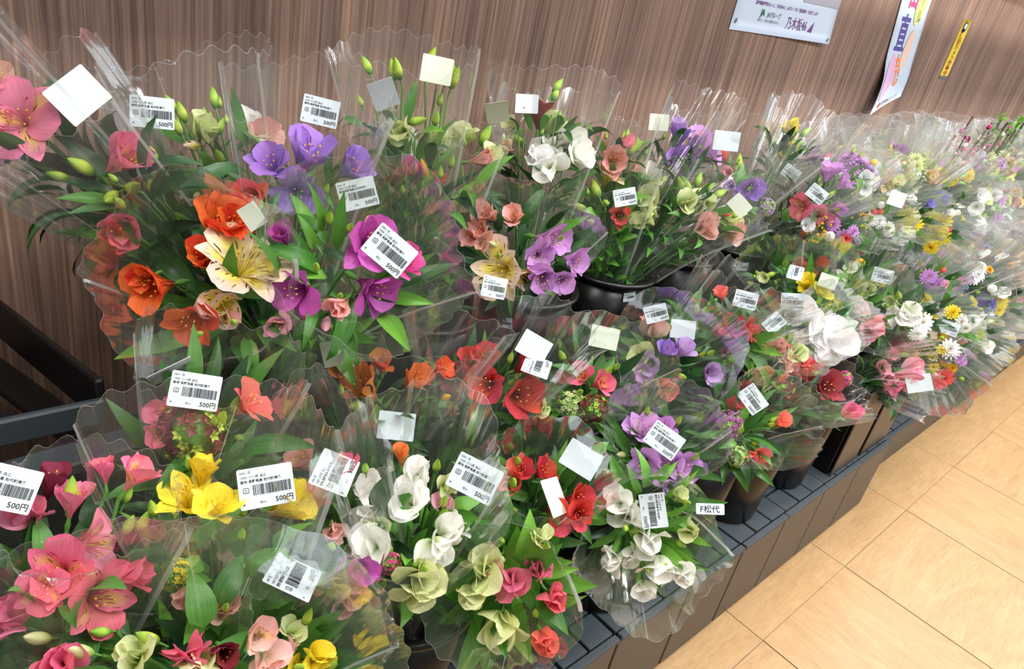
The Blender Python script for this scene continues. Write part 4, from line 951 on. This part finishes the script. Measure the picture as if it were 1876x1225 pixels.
# ---- lower row, front
B('F', 'large bouquet of open pink lilies in the lower left corner', (140, 990), .90,
  [('a', 'pink', 165, 990, 98, .85), ('a', 'rose', 112, 1055, 104, .6), ('a', 'rose', 178, 1080, 108, .85), ('a', 'pink', 130, 930, 60, .4), ('a', 'pink', 240, 890, 64, .4), ('a', 'rose', 75, 1090, 70, .8), ('w', 'pink', 60, 925, 50, .4), ('a', 'rose', 232, 1050, 66, .4), ('a', 'burgundy', 90, 900, 60, .4), ('a', 'rose', 190, 880, 44, .4)],
  labels=[(8, 892, 12, 10, 'p', 1.0)], nleaf=50, leafst='ovate', leafmat=LEAF, ext=.05, bx=.02, leaflen=(.04, .065), yaw=0)
B('F', 'bouquet of bright yellow lilies with glossy oval leaves, lower left', (395, 960), .87,
  [('a', 'yellow', 345, 912, 104, .6), ('a', 'yellow', 398, 950, 96, .55), ('a', 'yellow', 515, 915, 84, .5), ('a', 'yellow', 370, 880, 60, .4), ('k', 'yellow', 322, 1065, 56), ('w', 'lime', 330, 1062, 34), ('w', 'peach', 345, 1100, 40, .3), ('b', 'g', 510, 1050, 40), ('w', 'peach', 415, 1105, 50, .3), ('b', 'lime', 440, 1035, 34)],
  labels=[(488, 890, -10, 5, 'p', 1.08), (536, 1058, -62, 62, 'p', 1.25)], nleaf=50, leafst='ovate', leafmat=LEAFB, ext=.12, bx=.29, leaflen=(.035, .062), yaw=0)
B('F', 'bouquet with red tulip buds and pale striped flowers at the bottom edge', (330, 1190), .85,
  [('t', 'rose', 340, 1200, 80), ('w', 'rose', 112, 1215, 60, .4), ('b', 'lime', 70, 1170, 44), ('b', 'lime', 150, 1195, 46), ('b', 'g', 272, 1170, 44), ('t', 'lime', 360, 1215, 70), ('a', 'burgundy', 405, 1190, 60, .4), ('w', 'lime', 250, 1205, 50), ('a', 'peach', 470, 1170, 60, .4), ('b', 'g', 180, 1155, 36), ('w', 'peach', 490, 1210, 50, .4), ('w', 'pink', 10, 1140, 60, .3)],
  nleaf=75, leafst='ovate', leafmat=LEAF, ext=.06, bx=.29, leaflen=(.035, .065), wide=.17, yaw=0)
B('F', 'bouquet of dusky pink lilies with two printed labels, left of the white flowers', (600, 940), .84,
  [('a', 'rose', 590, 905, 80, .7), ('a', 'rose', 635, 870, 60, .5), ('a', 'salmon', 555, 845, 66, .4), ('a', 'salmon', 600, 1055, 66, .4), ('a', 'softpink', 620, 1110, 50, .4), ('a', 'magenta', 665, 1045, 60, .5), ('a', 'salmon', 650, 1080, 50, .5), ('w', 'peach', 605, 965, 40, .3), ('k', 'magenta', 640, 1045, 60), ('a', 'salmon', 575, 1090, 50, .4)],
  labels=[(613, 866, -66, 45, 'p', 1.15)], nleaf=40, leafst='ovate', leafmat=LEAF, ext=.10, bx=.57, leaflen=(.045, .075), yaw=.1)
B('F', 'bouquet with drooping yellow petals under the film at the bottom edge', (548, 1190), .80,
  [('w', 'yellow', 575, 1205, 50, .5), ('w', 'yellow', 550, 1222, 46, .5), ('w', 'peach', 520, 1190, 44, .4), ('w', 'lime', 535, 1160, 40), ('b', 'g', 560, 1130, 36)], wide=.06, nleaf=20, leafst='ovate', leafmat=LEAF, ext=.08, bx=.29, leaflen=(.045, .08))
B('F', 'bouquet of white butterfly-shaped blooms above the nearest bucket rim', (760, 950), .83,
  [('w', 'white', 762, 872, 52), ('w', 'white', 752, 925, 64, .6), ('w', 'white', 685, 905, 50, .6), ('w', 'white', 688, 1005, 66, .6), ('w', 'white', 825, 965, 56), ('w', 'white', 800, 1000, 56), ('w', 'lime', 770, 1060, 66, .5), ('w', 'lime', 755, 1085, 50, .5), ('w', 'lime', 692, 962, 40), ('w', 'lime', 815, 895, 30), ('b', 'g', 800, 855, 34), ('w', 'white', 680, 950, 50), ('k', 'hotpink', 715, 1030, 44), ('a', 'gold', 700, 1060, 24, .4), ('w', 'softpink', 810, 920, 36, .3), ('a', 'amber', 735, 845, 40, .3), ('b', 'g', 760, 1035, 34)],
  labels=[(870, 876, 27, 0, 'p', 1.12)], nleaf=44, leafst='ovate', leafmat=LEAFB, ext=.12, bx=.57, leaflen=(.035, .06), yaw=.1)
B('F', 'bouquet of red lilies with a blank white label to its right', (985, 895), .79,
  [('a', 'red', 955, 860, 60, .6), ('a', 'red', 990, 865, 50, .5), ('a', 'red', 1050, 915, 56, .5), ('a', 'red', 1010, 945, 54, .5), ('a', 'red', 1060, 945, 50, .5), ('a', 'coral', 945, 880, 50, .4), ('a', 'rose', 928, 925, 34, .3), ('b', 'g', 930, 868, 26)],
  labels=[(1065, 841, 32, 10, 'b', 1.0), (1015, 910, -20, 70, 'c', 1.3)], nleaf=44, leafst='lance', leafmat=LEAF, ext=.09, bx=.85, yaw=-.1)
B('F', 'bouquet of pink-tipped lime flowers with broad green leaves, bottom centre', (930, 1075), .75,
  [('w', 'lime', 885, 1035, 60), ('w', 'lime', 870, 1075, 50, .5), ('w', 'lime', 915, 1140, 66, .5), ('t', 'pink', 985, 1040, 56), ('w', 'pink', 930, 1060, 56, .4), ('t', 'rose', 1010, 1095, 56), ('t', 'coral', 995, 1165, 50), ('w', 'lime', 905, 1015, 34), ('b', 'g', 1000, 1000, 36), ('b', 'lime', 920, 1020, 30), ('w', 'lime', 990, 985, 36), ('w', 'lime', 895, 1060, 40)],
  nleaf=56, leafst='ovate', leafmat=LEAFB, ext=.07, bx=.85, leaflen=(.05, .10), yaw=0)
B('F', 'bouquet of large light lilac lilies with a printed price label', (1195, 825), .73,
  [('a', 'lilac', 1172, 795, 74, .6), ('a', 'lilac', 1212, 850, 70, .6), ('a', 'lilac', 1240, 845, 62, .5), ('a', 'lilac', 1180, 850, 56, .5), ('a', 'lilac', 1215, 790, 50, .5), ('b', 'lime', 1140, 830, 26), ('b', 'g', 1130, 850, 26), ('a', 'mauve', 1215, 885, 40, .4)],
  labels=[(1217, 806, 36, 0, 'p', 1.1)], nleaf=50, leafst='lance', leafmat=LEAF, ext=.10, bx=1.13, yaw=.0)
B('F', 'bouquet of white sweet-pea-like blooms hanging lowest over the stand', (1180, 975), .66,
  [('w', 'white', 1150, 950, 50), ('w', 'white', 1130, 920, 50, .5), ('w', 'white', 1190, 985, 54), ('w', 'white', 1127, 1028, 44), ('w', 'white', 1160, 1018, 40), ('w', 'white', 1200, 1040, 50, .5), ('w', 'white', 1250, 1045, 40), ('w', 'lime', 1265, 975, 34), ('b', 'g', 1165, 975, 28), ('w', 'white', 1180, 1080, 34), ('w', 'lime', 1240, 905, 30), ('b', 'g', 1250, 1000, 24)],
  labels=[(1197, 935, 82, 5, 'p', 1.02), (1301, 932, 2, 10, 'h', 1.0)], nleaf=46, leafst='lance', leafmat=LEAFB, ext=.08, bx=1.13, yaw=.05)
B('F', 'bouquet with a magenta statice head and coral tulip-like petals', (1375, 785), .70,
  [('k', 'magenta', 1328, 780, 54), ('t', 'coral', 1350, 745, 36), ('t', 'coral', 1368, 730, 30), ('a', 'coral', 1392, 830, 46, .7), ('a', 'coral', 1430, 775, 36, .4), ('a', 'coral', 1370, 828, 36, .5), ('b', 'g', 1415, 770, 22), ('k', 'lime', 1350, 835, 40), ('k', 'magenta', 1335, 800, 34)],
  labels=[(1379, 731, 54, 0, 'p', .98)], nleaf=54, leafst='lance', leafmat=LEAF, ext=.09, bx=1.40, yaw=0)
B('F', 'bouquet of wine-red dried blooms with a broad leaf and pink bud at its right', (1475, 715), .68,
  [('k', 'burgundy', 1425, 715, 46), ('a', 'red', 1480, 690, 50, .5), ('a', 'burgundy', 1500, 715, 54, .5), ('a', 'coral', 1460, 668, 34, .5), ('a', 'rose', 1455, 680, 28, .4), ('t', 'pink', 1555, 755, 34), ('k', 'hotpink', 1545, 695, 28), ('a', 'red', 1515, 700, 36, .4), ('b', 'g', 1535, 705, 22), ('k', 'hotpink', 1490, 670, 22)],
  nleaf=54, leafst='ovate', leafmat=LEAFD, ext=.08, bx=1.665, leaflen=(.05, .08), yaw=0)
B('F', 'bouquet of pale pink tulip-shaped flowers ending in a blank label', (1640, 690), .62,
  [('t', 'softpink', 1650, 690, 50), ('t', 'softpink', 1630, 695, 40), ('a', 'softpink', 1605, 672, 30, .4), ('w', 'pink', 1645, 700, 36, .3), ('b', 'softpink', 1640, 725, 26), ('w', 'softpink', 1625, 650, 24), ('b', 'g', 1608, 662, 20), ('t', 'softpink', 1665, 672, 30)],
  labels=[(1684, 702, -8, 0, 'b', 1.15)], nleaf=46, leafst='lance', leafmat=LEAFD, ext=.09, bx=2.18, yaw=0)
B('F', 'mixed bouquet with a coral gerbera low at the front edge of the stand', (1715, 675), .58,
  [('m', 'coral', 1728, 690, 34), ('m', 'coral', 1722, 700, 26), ('m', 'yellow', 1675, 655, 32), ('m', 'yellow', 1712, 675, 20), ('m', 'gold', 1732, 665, 16), ('m', 'gold', 1745, 674, 18), ('m', 'lilac', 1760, 660, 22), ('m', 'purewhite', 1740, 640, 34), ('m', 'yellow', 1726, 640, 20), ('k', 'yellow', 1710, 655, 22), ('k', 'mauve', 1735, 652, 20)],
  nleaf=26, leafst='lance', leafmat=LEAF, ext=.13, bx=2.9, yaw=0)
B('F', 'cream and white mixed bouquet with a single coral dot flower', (1775, 620), .60,
  [('m', 'white', 1770, 610, 32), ('m', 'purewhite', 1795, 625, 28), ('m', 'yellow', 1782, 600, 26), ('o', 'coral', 1763, 627, 14), ('m', 'gold', 1778, 612, 20), ('m', 'purewhite', 1780, 590, 30), ('m', 'yellow', 1790, 612, 24), ('w', 'white', 1800, 632, 22)],
  nleaf=18, ext=.14, bx=3.2, yaw=0)
B('F', 'mixed bouquet with one vivid yellow narcissus and violet petals', (1825, 560), .62,
  [('m', 'yellow', 1832, 550, 30), ('m', 'yellow', 1828, 568, 20), ('k', 'lavblue', 1818, 578, 20), ('w', 'mauve', 1835, 532, 20), ('o', 'white', 1812, 530, 14), ('m', 'softpink', 1815, 555, 16)], nleaf=24, leafmat=LEAFD, ext=.13, bx=3.6)
B('F', 'mixed bouquet of vivid orange gerberas touching the right edge', (1862, 525), .66,
  [('m', 'orange', 1868, 540, 34), ('m', 'gold', 1862, 515, 26), ('m', 'orange', 1870, 500, 28), ('m', 'amber', 1855, 500, 22), ('m', 'white', 1862, 560, 20)], nleaf=18, ext=.12, bx=3.6)

# ---- far mixed bouquets, both rows
names = {'yellow': 'yellow', 'purewhite': 'white', 'lilac': 'lilac', 'coral': 'coral', 'peach': 'peach', 'lime': 'lime green', 'mauve': 'mauve', 'gold': 'golden', 'rose': 'rose pink', 'cream': 'cream', 'orange': 'orange', 'lavblue': 'violet', 'hotpink': 'hot pink'}
used = set()
def far_bouquet(row, x, y, z, cols, rng):
    for _ in range(60):
        a, b, c = rng.choice(cols), rng.choice(cols), rng.choice(cols)
        if a != b and (row, a, b) not in used: break
    used.add((row, a, b)); wrd = {'U': 'upper', 'M': 'lower', 'F': 'lower front'}[row]
    bl = []
    for k in range(8):
        ty = rng.choice('mmmmkocw'); cc = (a, b, a, b, a, b, c, c)[k]
        d = max(16, 1369 * (.02 if ty == 'o' else .045) / x * 1.3); an = rng.uniform(0, 6.28); r_ = rng.uniform(.02, .1)
        bl.append((ty, cc, r_ * math.cos(an), r_ * math.sin(an) * .7, d * (.45 if ty == 'o' else 1)))
    far = 'far' if x > 3.6 else 'mixed'
    B(row, f'{far} {wrd} row bouquet with {names[a]} and {names[b]} blooms', (x, y, z), z, bl, nleaf=14, near=False, ext=rng.uniform(.09, .15),
      group='far mixed bouquets in clear film', seed=rng.randint(0, 9999), leafmat=rng.choice((LEAF, LEAFD, LEAFB)), wide=.11)
rg = random.Random(77)
cu = ['yellow', 'purewhite', 'purewhite', 'purewhite', 'cream', 'cream', 'peach', 'lime', 'lime', 'lilac', 'yellow', 'mauve', 'rose']
x = 2.62
while x < 6.6:
    far_bouquet('U', x + rg.uniform(-.05, .05), 1.0 + rg.uniform(-.05, .04), .98 + rg.uniform(-.03, .04), cu, rg)
    if rg.random() < .8: far_bouquet('U', x + .12 + rg.uniform(-.05, .05), 1.15, 1.0 + rg.uniform(-.02, .03), cu, rg)
    if x > 3.4: far_bouquet('U', x + .05, .83 + rg.uniform(-.03, .03), .88, cu, rg)
    x += .24
cm = ['orange', 'purewhite', 'cream', 'peach', 'coral', 'purewhite', 'yellow', 'gold', 'mauve', 'lilac', 'cream', 'lime', 'lavblue']
x = 3.0
while x < 5.2:
    far_bouquet('M', x, .80 + rg.uniform(-.04, .04), .70 + rg.uniform(-.03, .04), cm, rg); x += .2
x = 3.25
while x < 5.0:
    far_bouquet('F', x, .56 + rg.uniform(-.03, .03), .58 + rg.uniform(-.03, .03), cm, rg); x += .25

# ---- flowering branches at the right end
def branch_bunch(hx, hy, label, tipcol, bx, seed):
    rr = random.Random(seed); b = min(BUCK['U'], key=lambda q: abs(q[0] - bx)); base = Vector((b[0], b[1], b[2] + .03))
    root = bpy.data.objects.new('branch_bunch', None); C.objects.link(root); root.location = base; WM[root.name] = Matrix.Translation(base)
    tag(root, label, 'branches')
    for k in range(12):
        tip = Vector((hx + rr.uniform(-.3, .3), hy + rr.uniform(-.12, .04), rr.uniform(1.08, 1.22)));
        mid = (base + tip) / 2 + Vector((rr.uniform(-.03, .03), rr.uniform(-.03, .03), .02)); p = P()
        V, Fc, U = tube([v - base for v in (base + Vector((rr.uniform(-.03, .03), rr.uniform(-.03, .03), 0)), mid, tip)], [.007, .006, .0035], 5); p.add(V, Fc, U, 0)
        for j in range(12):
            t = rr.uniform(.6, 1); q = mid.lerp(tip, (t - .5) * 2) if t > .5 else base.lerp(mid, t * 2)
            q = q + Vector((rr.uniform(-.012, .012), rr.uniform(-.012, .012), rr.uniform(-.01, .01)))
            if tipcol == 'leaf':
                V, Fc, U = leaf_arr(.042, .016, 40, .3, rr.randint(0, 9), 4); p.add(V, Fc, U, 1, Matrix.Translation(q - base) @ Matrix.Rotation(rr.uniform(0, 6), 4, 'Z') @ Matrix.Rotation(rr.uniform(-.6, .6), 4, 'X'))
            else:
                V, Fc = ball(rr.uniform(.004, .009), 6, 4, 1.2, tuple(q - base)); p.add(V, Fc, [(.5, .6)] * len(V), 1 if j % 3 else 2)
        obj('branch', p.mesh('branch', [pbr_bark, LEAFB if tipcol == 'leaf' else pmat('hotpink'), pmat('purewhite')]), root)
pbr_bark = pbr('bark', lin((78, 50, 40)), .7, noise=.3)
branch_bunch(3.75, 1.06, 'bunch of bare branches with pink blossom buds by the wall', 'bud', 3.64, 3)
branch_bunch(4.2, 1.06, 'bunch of brown twigs with fresh green leaf tips by the wall', 'leaf', 4.24, 5)
branch_bunch(4.85, 1.08, 'bunch of leafing twigs at the far right edge by the wall', 'leaf', 4.84, 8)

# ---- loose labels on buckets and pails
def sticker(px, py, depth_y, rot, tilt, kind, parent_obj, sc=1.0, name='price_label', txt=None):
    d = ray(px, py); p = on_y(px, py, depth_y); zax = -d; r = math.radians(-rot); xa = (CAM_R * math.cos(r) + CAM_U * math.sin(r)); xa = (xa - zax * xa.dot(zax)).normalized(); ya = zax.cross(xa)
    M = Matrix.Translation(p) @ (Matrix((xa, ya, zax)).transposed() @ Matrix.Rotation(math.radians(tilt), 3, 'Y')).to_4x4() @ Matrix.Scale(sc, 4)
    o = obj(name, CARD[kind], parent_obj, M); 
    if kind == 'p': obj('label_print', PRINT, o)
    return o
for px, py, cxx in ((1153, 543, 1.52), (925, 590, 1.21), (1360, 488, 2.14)):
    b = min(BUCK['U'], key=lambda q: abs(q[0] - cxx)); z_ = b[2]; d = ray(px, py)
    # meet the bucket's cone
    best = None; t = .5
    while t < 4:
        p = CAMP + d * t; h = (p.z - b[2]) / b[3]; r = .088 + .034 * h
        if 0 < h < 1 and (Vector((p.x - b[0], p.y - b[1])).length < r + .001): best = p; break
        t += .002
    if best is None: continue
    n = Vector((best.x - b[0], best.y - b[1], 0)).normalized(); Z = n; Y = Vector((0, 0, 1)); X = Y.cross(Z)
    M = Matrix.Translation(best + n * .0022) @ Matrix((X, Y, Z)).transposed().to_4x4() @ Matrix.Rotation(math.radians(8), 4, 'Z') @ Matrix.Scale(.62, 4)
    V = np.array([v.co[:] for v in CARD['p'].vertices]); 
    o = obj('price_label', CARD['f'] if 'f' in CARD else CARD.setdefault('f', card_mesh(PAPER, k=-4.5)), b[4], M)
    obj('label_print', CARD['fp'] if 'fp' in CARD else CARD.setdefault('fp', print_mesh(-4.5)), o)
# ------------------------------------------------------------------ posters on the wall
def sheet(name, x0, x1, z0, z1, fn, mat, nx=14, nz=14, th=.0006):
    V = []; 
    for s in (0, 1):
        for j in range(nz):
            for i in range(nx):
                x = x0 + (x1 - x0) * i / (nx - 1); z = z0 + (z1 - z0) * j / (nz - 1); p = Vector(fn(x, z)); V.append(p + Vector((0, th * s, 0)))
    g = grid_faces(nx, nz); n = nx * nz; Fc = g + [tuple(reversed([i + n for i in f])) for f in g]
    per = [i for i in range(nx)] + [nx * (j + 1) - 1 for j in range(1, nz)] + [nx * nz - 1 - i for i in range(1, nx)] + [nx * j for j in range(nz - 2, 0, -1)]
    Fc += [(per[k], per[(k + 1) % len(per)], per[(k + 1) % len(per)] + n, per[k] + n) for k in range(len(per))]
    return mk_mesh(name, V, Fc, mat)
def flat_print(arrs, fn, lift=.0012):
    """arrs: list of (V2d, faces, material index) in sheet x,z metres -> points on the sheet"""
    p = P()
    for V, Fc, mi in arrs:
        q = [Vector(fn(v[0], v[1])) + Vector((0, -lift * (1 + .15 * mi), 0)) for v in V]; p.add(q, Fc, None, mi)
    return p
def txt2(s, x, z, size, bold=0, sx=1.0, shear=0.0):
    V, Fc = text_arr(s, size, bold); return [(x + v[0] * sx + shear * v[1], z + v[1]) for v in V], Fc
def quad2(x0, x1, z0, z1, n=6):
    V = [(x0 + (x1 - x0) * i / n, z) for z in (z0, z1) for i in range(n + 1)]; return V, grid_faces(n + 1, 2)
def ell2(x, z, a, b, rot=0, n=24):
    V = [(x, z)] + [(x + a * math.cos(t) * math.cos(rot) - b * math.sin(t) * math.sin(rot), z + a * math.cos(t) * math.sin(rot) + b * math.sin(t) * math.cos(rot)) for t in [2 * math.pi * k / n for k in range(n)]]
    return V, [(0, 1 + k, 1 + (k + 1) % n) for k in range(n)]
pw = pbr('poster_paper', lin((206, 220, 240)), .45)
inkm = {k: pbr('print_' + k, lin(v), .5) for k, v in {'violet': (112, 60, 140), 'green': (20, 100, 70), 'grey': (120, 120, 130), 'photo': (168, 166, 182), 'leaf': (120, 170, 60), 'white': (235, 240, 245), 'tape': (110, 118, 116),
      'indigo': (88, 76, 160), 'orange': (240, 140, 90), 'pink': (226, 80, 140), 'blobpink': (226, 178, 222), 'blobpeach': (240, 206, 186), 'blobyellow': (232, 240, 140), 'red': (190, 60, 40), 'yellow': (244, 216, 60), 'blue': (50, 70, 110), 'brown': (170, 90, 30)}.items()}
def f1(x, z):
    u = (x - 2.16) / .63; v = (z - 1.385) / .45; return (x, WY - .003 - .028 * max(0, u - .35) ** 2 * max(0, 1 - v * 1.2) - .012 * max(0, 1 - v * 2.5) * u, z)
root = obj('wall_poster', sheet('wall_poster', 2.16, 2.79, 1.385, 1.835, f1, pw)); tag(root, 'large white-blue poster pinned on the wood wall, partly above the frame', 'poster')
arr = []
V, Fc = text_arr('JA', .026, .0010); arr.append(([(2.309 + v[0] * .95, 1.438 + v[1]) for v in V], Fc, 1))
a = txt2('JAグループ', 2.349, 1.437, .0185, .0004, .92); arr.append((a[0], a[1], 2))
a = txt2('耕そう、大地と地域のみらい。', 2.300, 1.421, .0105, .0001, .95); arr.append((a[0], a[1], 2))
a = txt2('乃木坂46', 2.478, 1.415, .042, .0002, .80); arr.append((a[0], a[1], 0))
arr.append(([(2.622, 1.413), (2.652, 1.412), (2.654, 1.446)], [(0, 1, 2)], 0))
a = txt2('国産農畜産物をもっと、乃木坂46と、JAグループは「国消国産」を応援します', 2.262, 1.468, .0125, .0002, .92); arr.append((a[0], a[1], 0))
q = quad2(2.545, 2.788, 1.50, 1.834, 10); arr.append((q[0], q[1], 3))
q = quad2(2.165, 2.545, 1.50, 1.834, 10); arr.append((q[0], q[1], 4)) if False else None
q = ell2(2.60, 1.525, .055, .02); arr.append((q[0], q[1], 4)); q = ell2(2.565, 1.535, .04, .022); arr.append((q[0], q[1], 4))
q = quad2(2.66, 2.755, 1.508, 1.53); arr.append((q[0], q[1], 5))
q = ell2(2.182, 1.412, .008, .005, 1.2); arr.append((q[0], q[1], 6)); q = ell2(2.772, 1.398, .008, .004, .8); arr.append((q[0], q[1], 6))
p = flat_print(arr, f1); obj('poster_print', p.mesh('poster_print', [inkm[k] for k in ('violet', 'green', 'grey', 'photo', 'leaf', 'white', 'tape')], False), root)
def f2(x, z):
    u = (x - 3.31) / .30; e = max(0, 1 - (z - 1.14) / .22); sh = min(.10, max(0, .30 * (1.60 - z)))
    return (x + sh - .10 * e * e * (1 - u), WY - .004 - .05 * e * (1 - u) ** 1.5 - .012 * (1 - u) * max(0, 1.6 - z), z + .07 * e * u)
root = obj('hanging_banner', sheet('hanging_banner', 3.31, 3.61, 1.14, 1.94, f2, pw, 10, 24)); tag(root, 'narrow white vertical banner with violet and orange characters on the wall', 'banner')
arr = []
q = ell2(3.37, 1.285, .042, .10, -.2); arr.append((q[0], q[1], 3)); q = ell2(3.50, 1.40, .036, .085, -.25); arr.append((q[0], q[1], 4)); q = ell2(3.525, 1.60, .05, .10, -.2); arr.append((q[0], q[1], 5))
for s, x, z, sz, mi in (('苗', 3.375, 1.575, .165, 2), ('直', 3.355, 1.405, .155, 0), ('売', 3.38, 1.25, .155, 1)):
    a = txt2(s, x, z, sz, .003, .68); arr.append((a[0], a[1], mi))
for s, z in (('ス', 1.71), ('マ', 1.645), ('イ', 1.58), ('ル', 1.515)):
    a = txt2(s, 3.50, z, .06, .001, .8); arr.append((a[0], a[1], 6))
q = ell2(3.375, 1.165, .013, .013); arr.append((q[0], q[1], 7))
a = txt2('長野県Aコープ', 3.395, 1.156, .026, .0004, .9); arr.append((a[0], a[1], 8))
p = flat_print(arr, f2); obj('banner_print', p.mesh('banner_print', [inkm[k] for k in ('indigo', 'orange', 'pink', 'blobpink', 'blobpeach', 'blobyellow', 'green', 'red', 'grey')], False), root)
def f3(x, z): return (x, WY - .0025, z)
root = obj('wall_sticker', sheet('wall_sticker', 4.085, 4.19, 1.31, 1.572, f3, inkm['yellow'], 4, 4)); tag(root, 'narrow yellow vertical camera warning sticker with red characters on the wall', 'sticker')
arr = []; q = ell2(4.137, 1.54, .026, .024); arr.append((q[0], q[1], 1)); q = ell2(4.125, 1.521, .016, .010); arr.append((q[0], q[1], 1)); q = ell2(4.14, 1.543, .014, .012); arr.append((q[0], q[1], 2))
for k, s in enumerate('防犯カメラ作動中'):
    a = txt2(s, 4.112, 1.487 - k * .0238, .026, .0004, 2.0); arr.append(([(4.137 + (v[0] - 4.112 - .026) , v[1]) for v in a[0]], a[1], 0 if k < 5 else 3))
q = quad2(4.09, 4.185, 1.305, 1.318); arr.append((q[0], q[1], 4))
p = flat_print(arr, f3); obj('sticker_print', p.mesh('sticker_print', [inkm[k] for k in ('brown', 'blue', 'white', 'red', 'tape')], False), root)
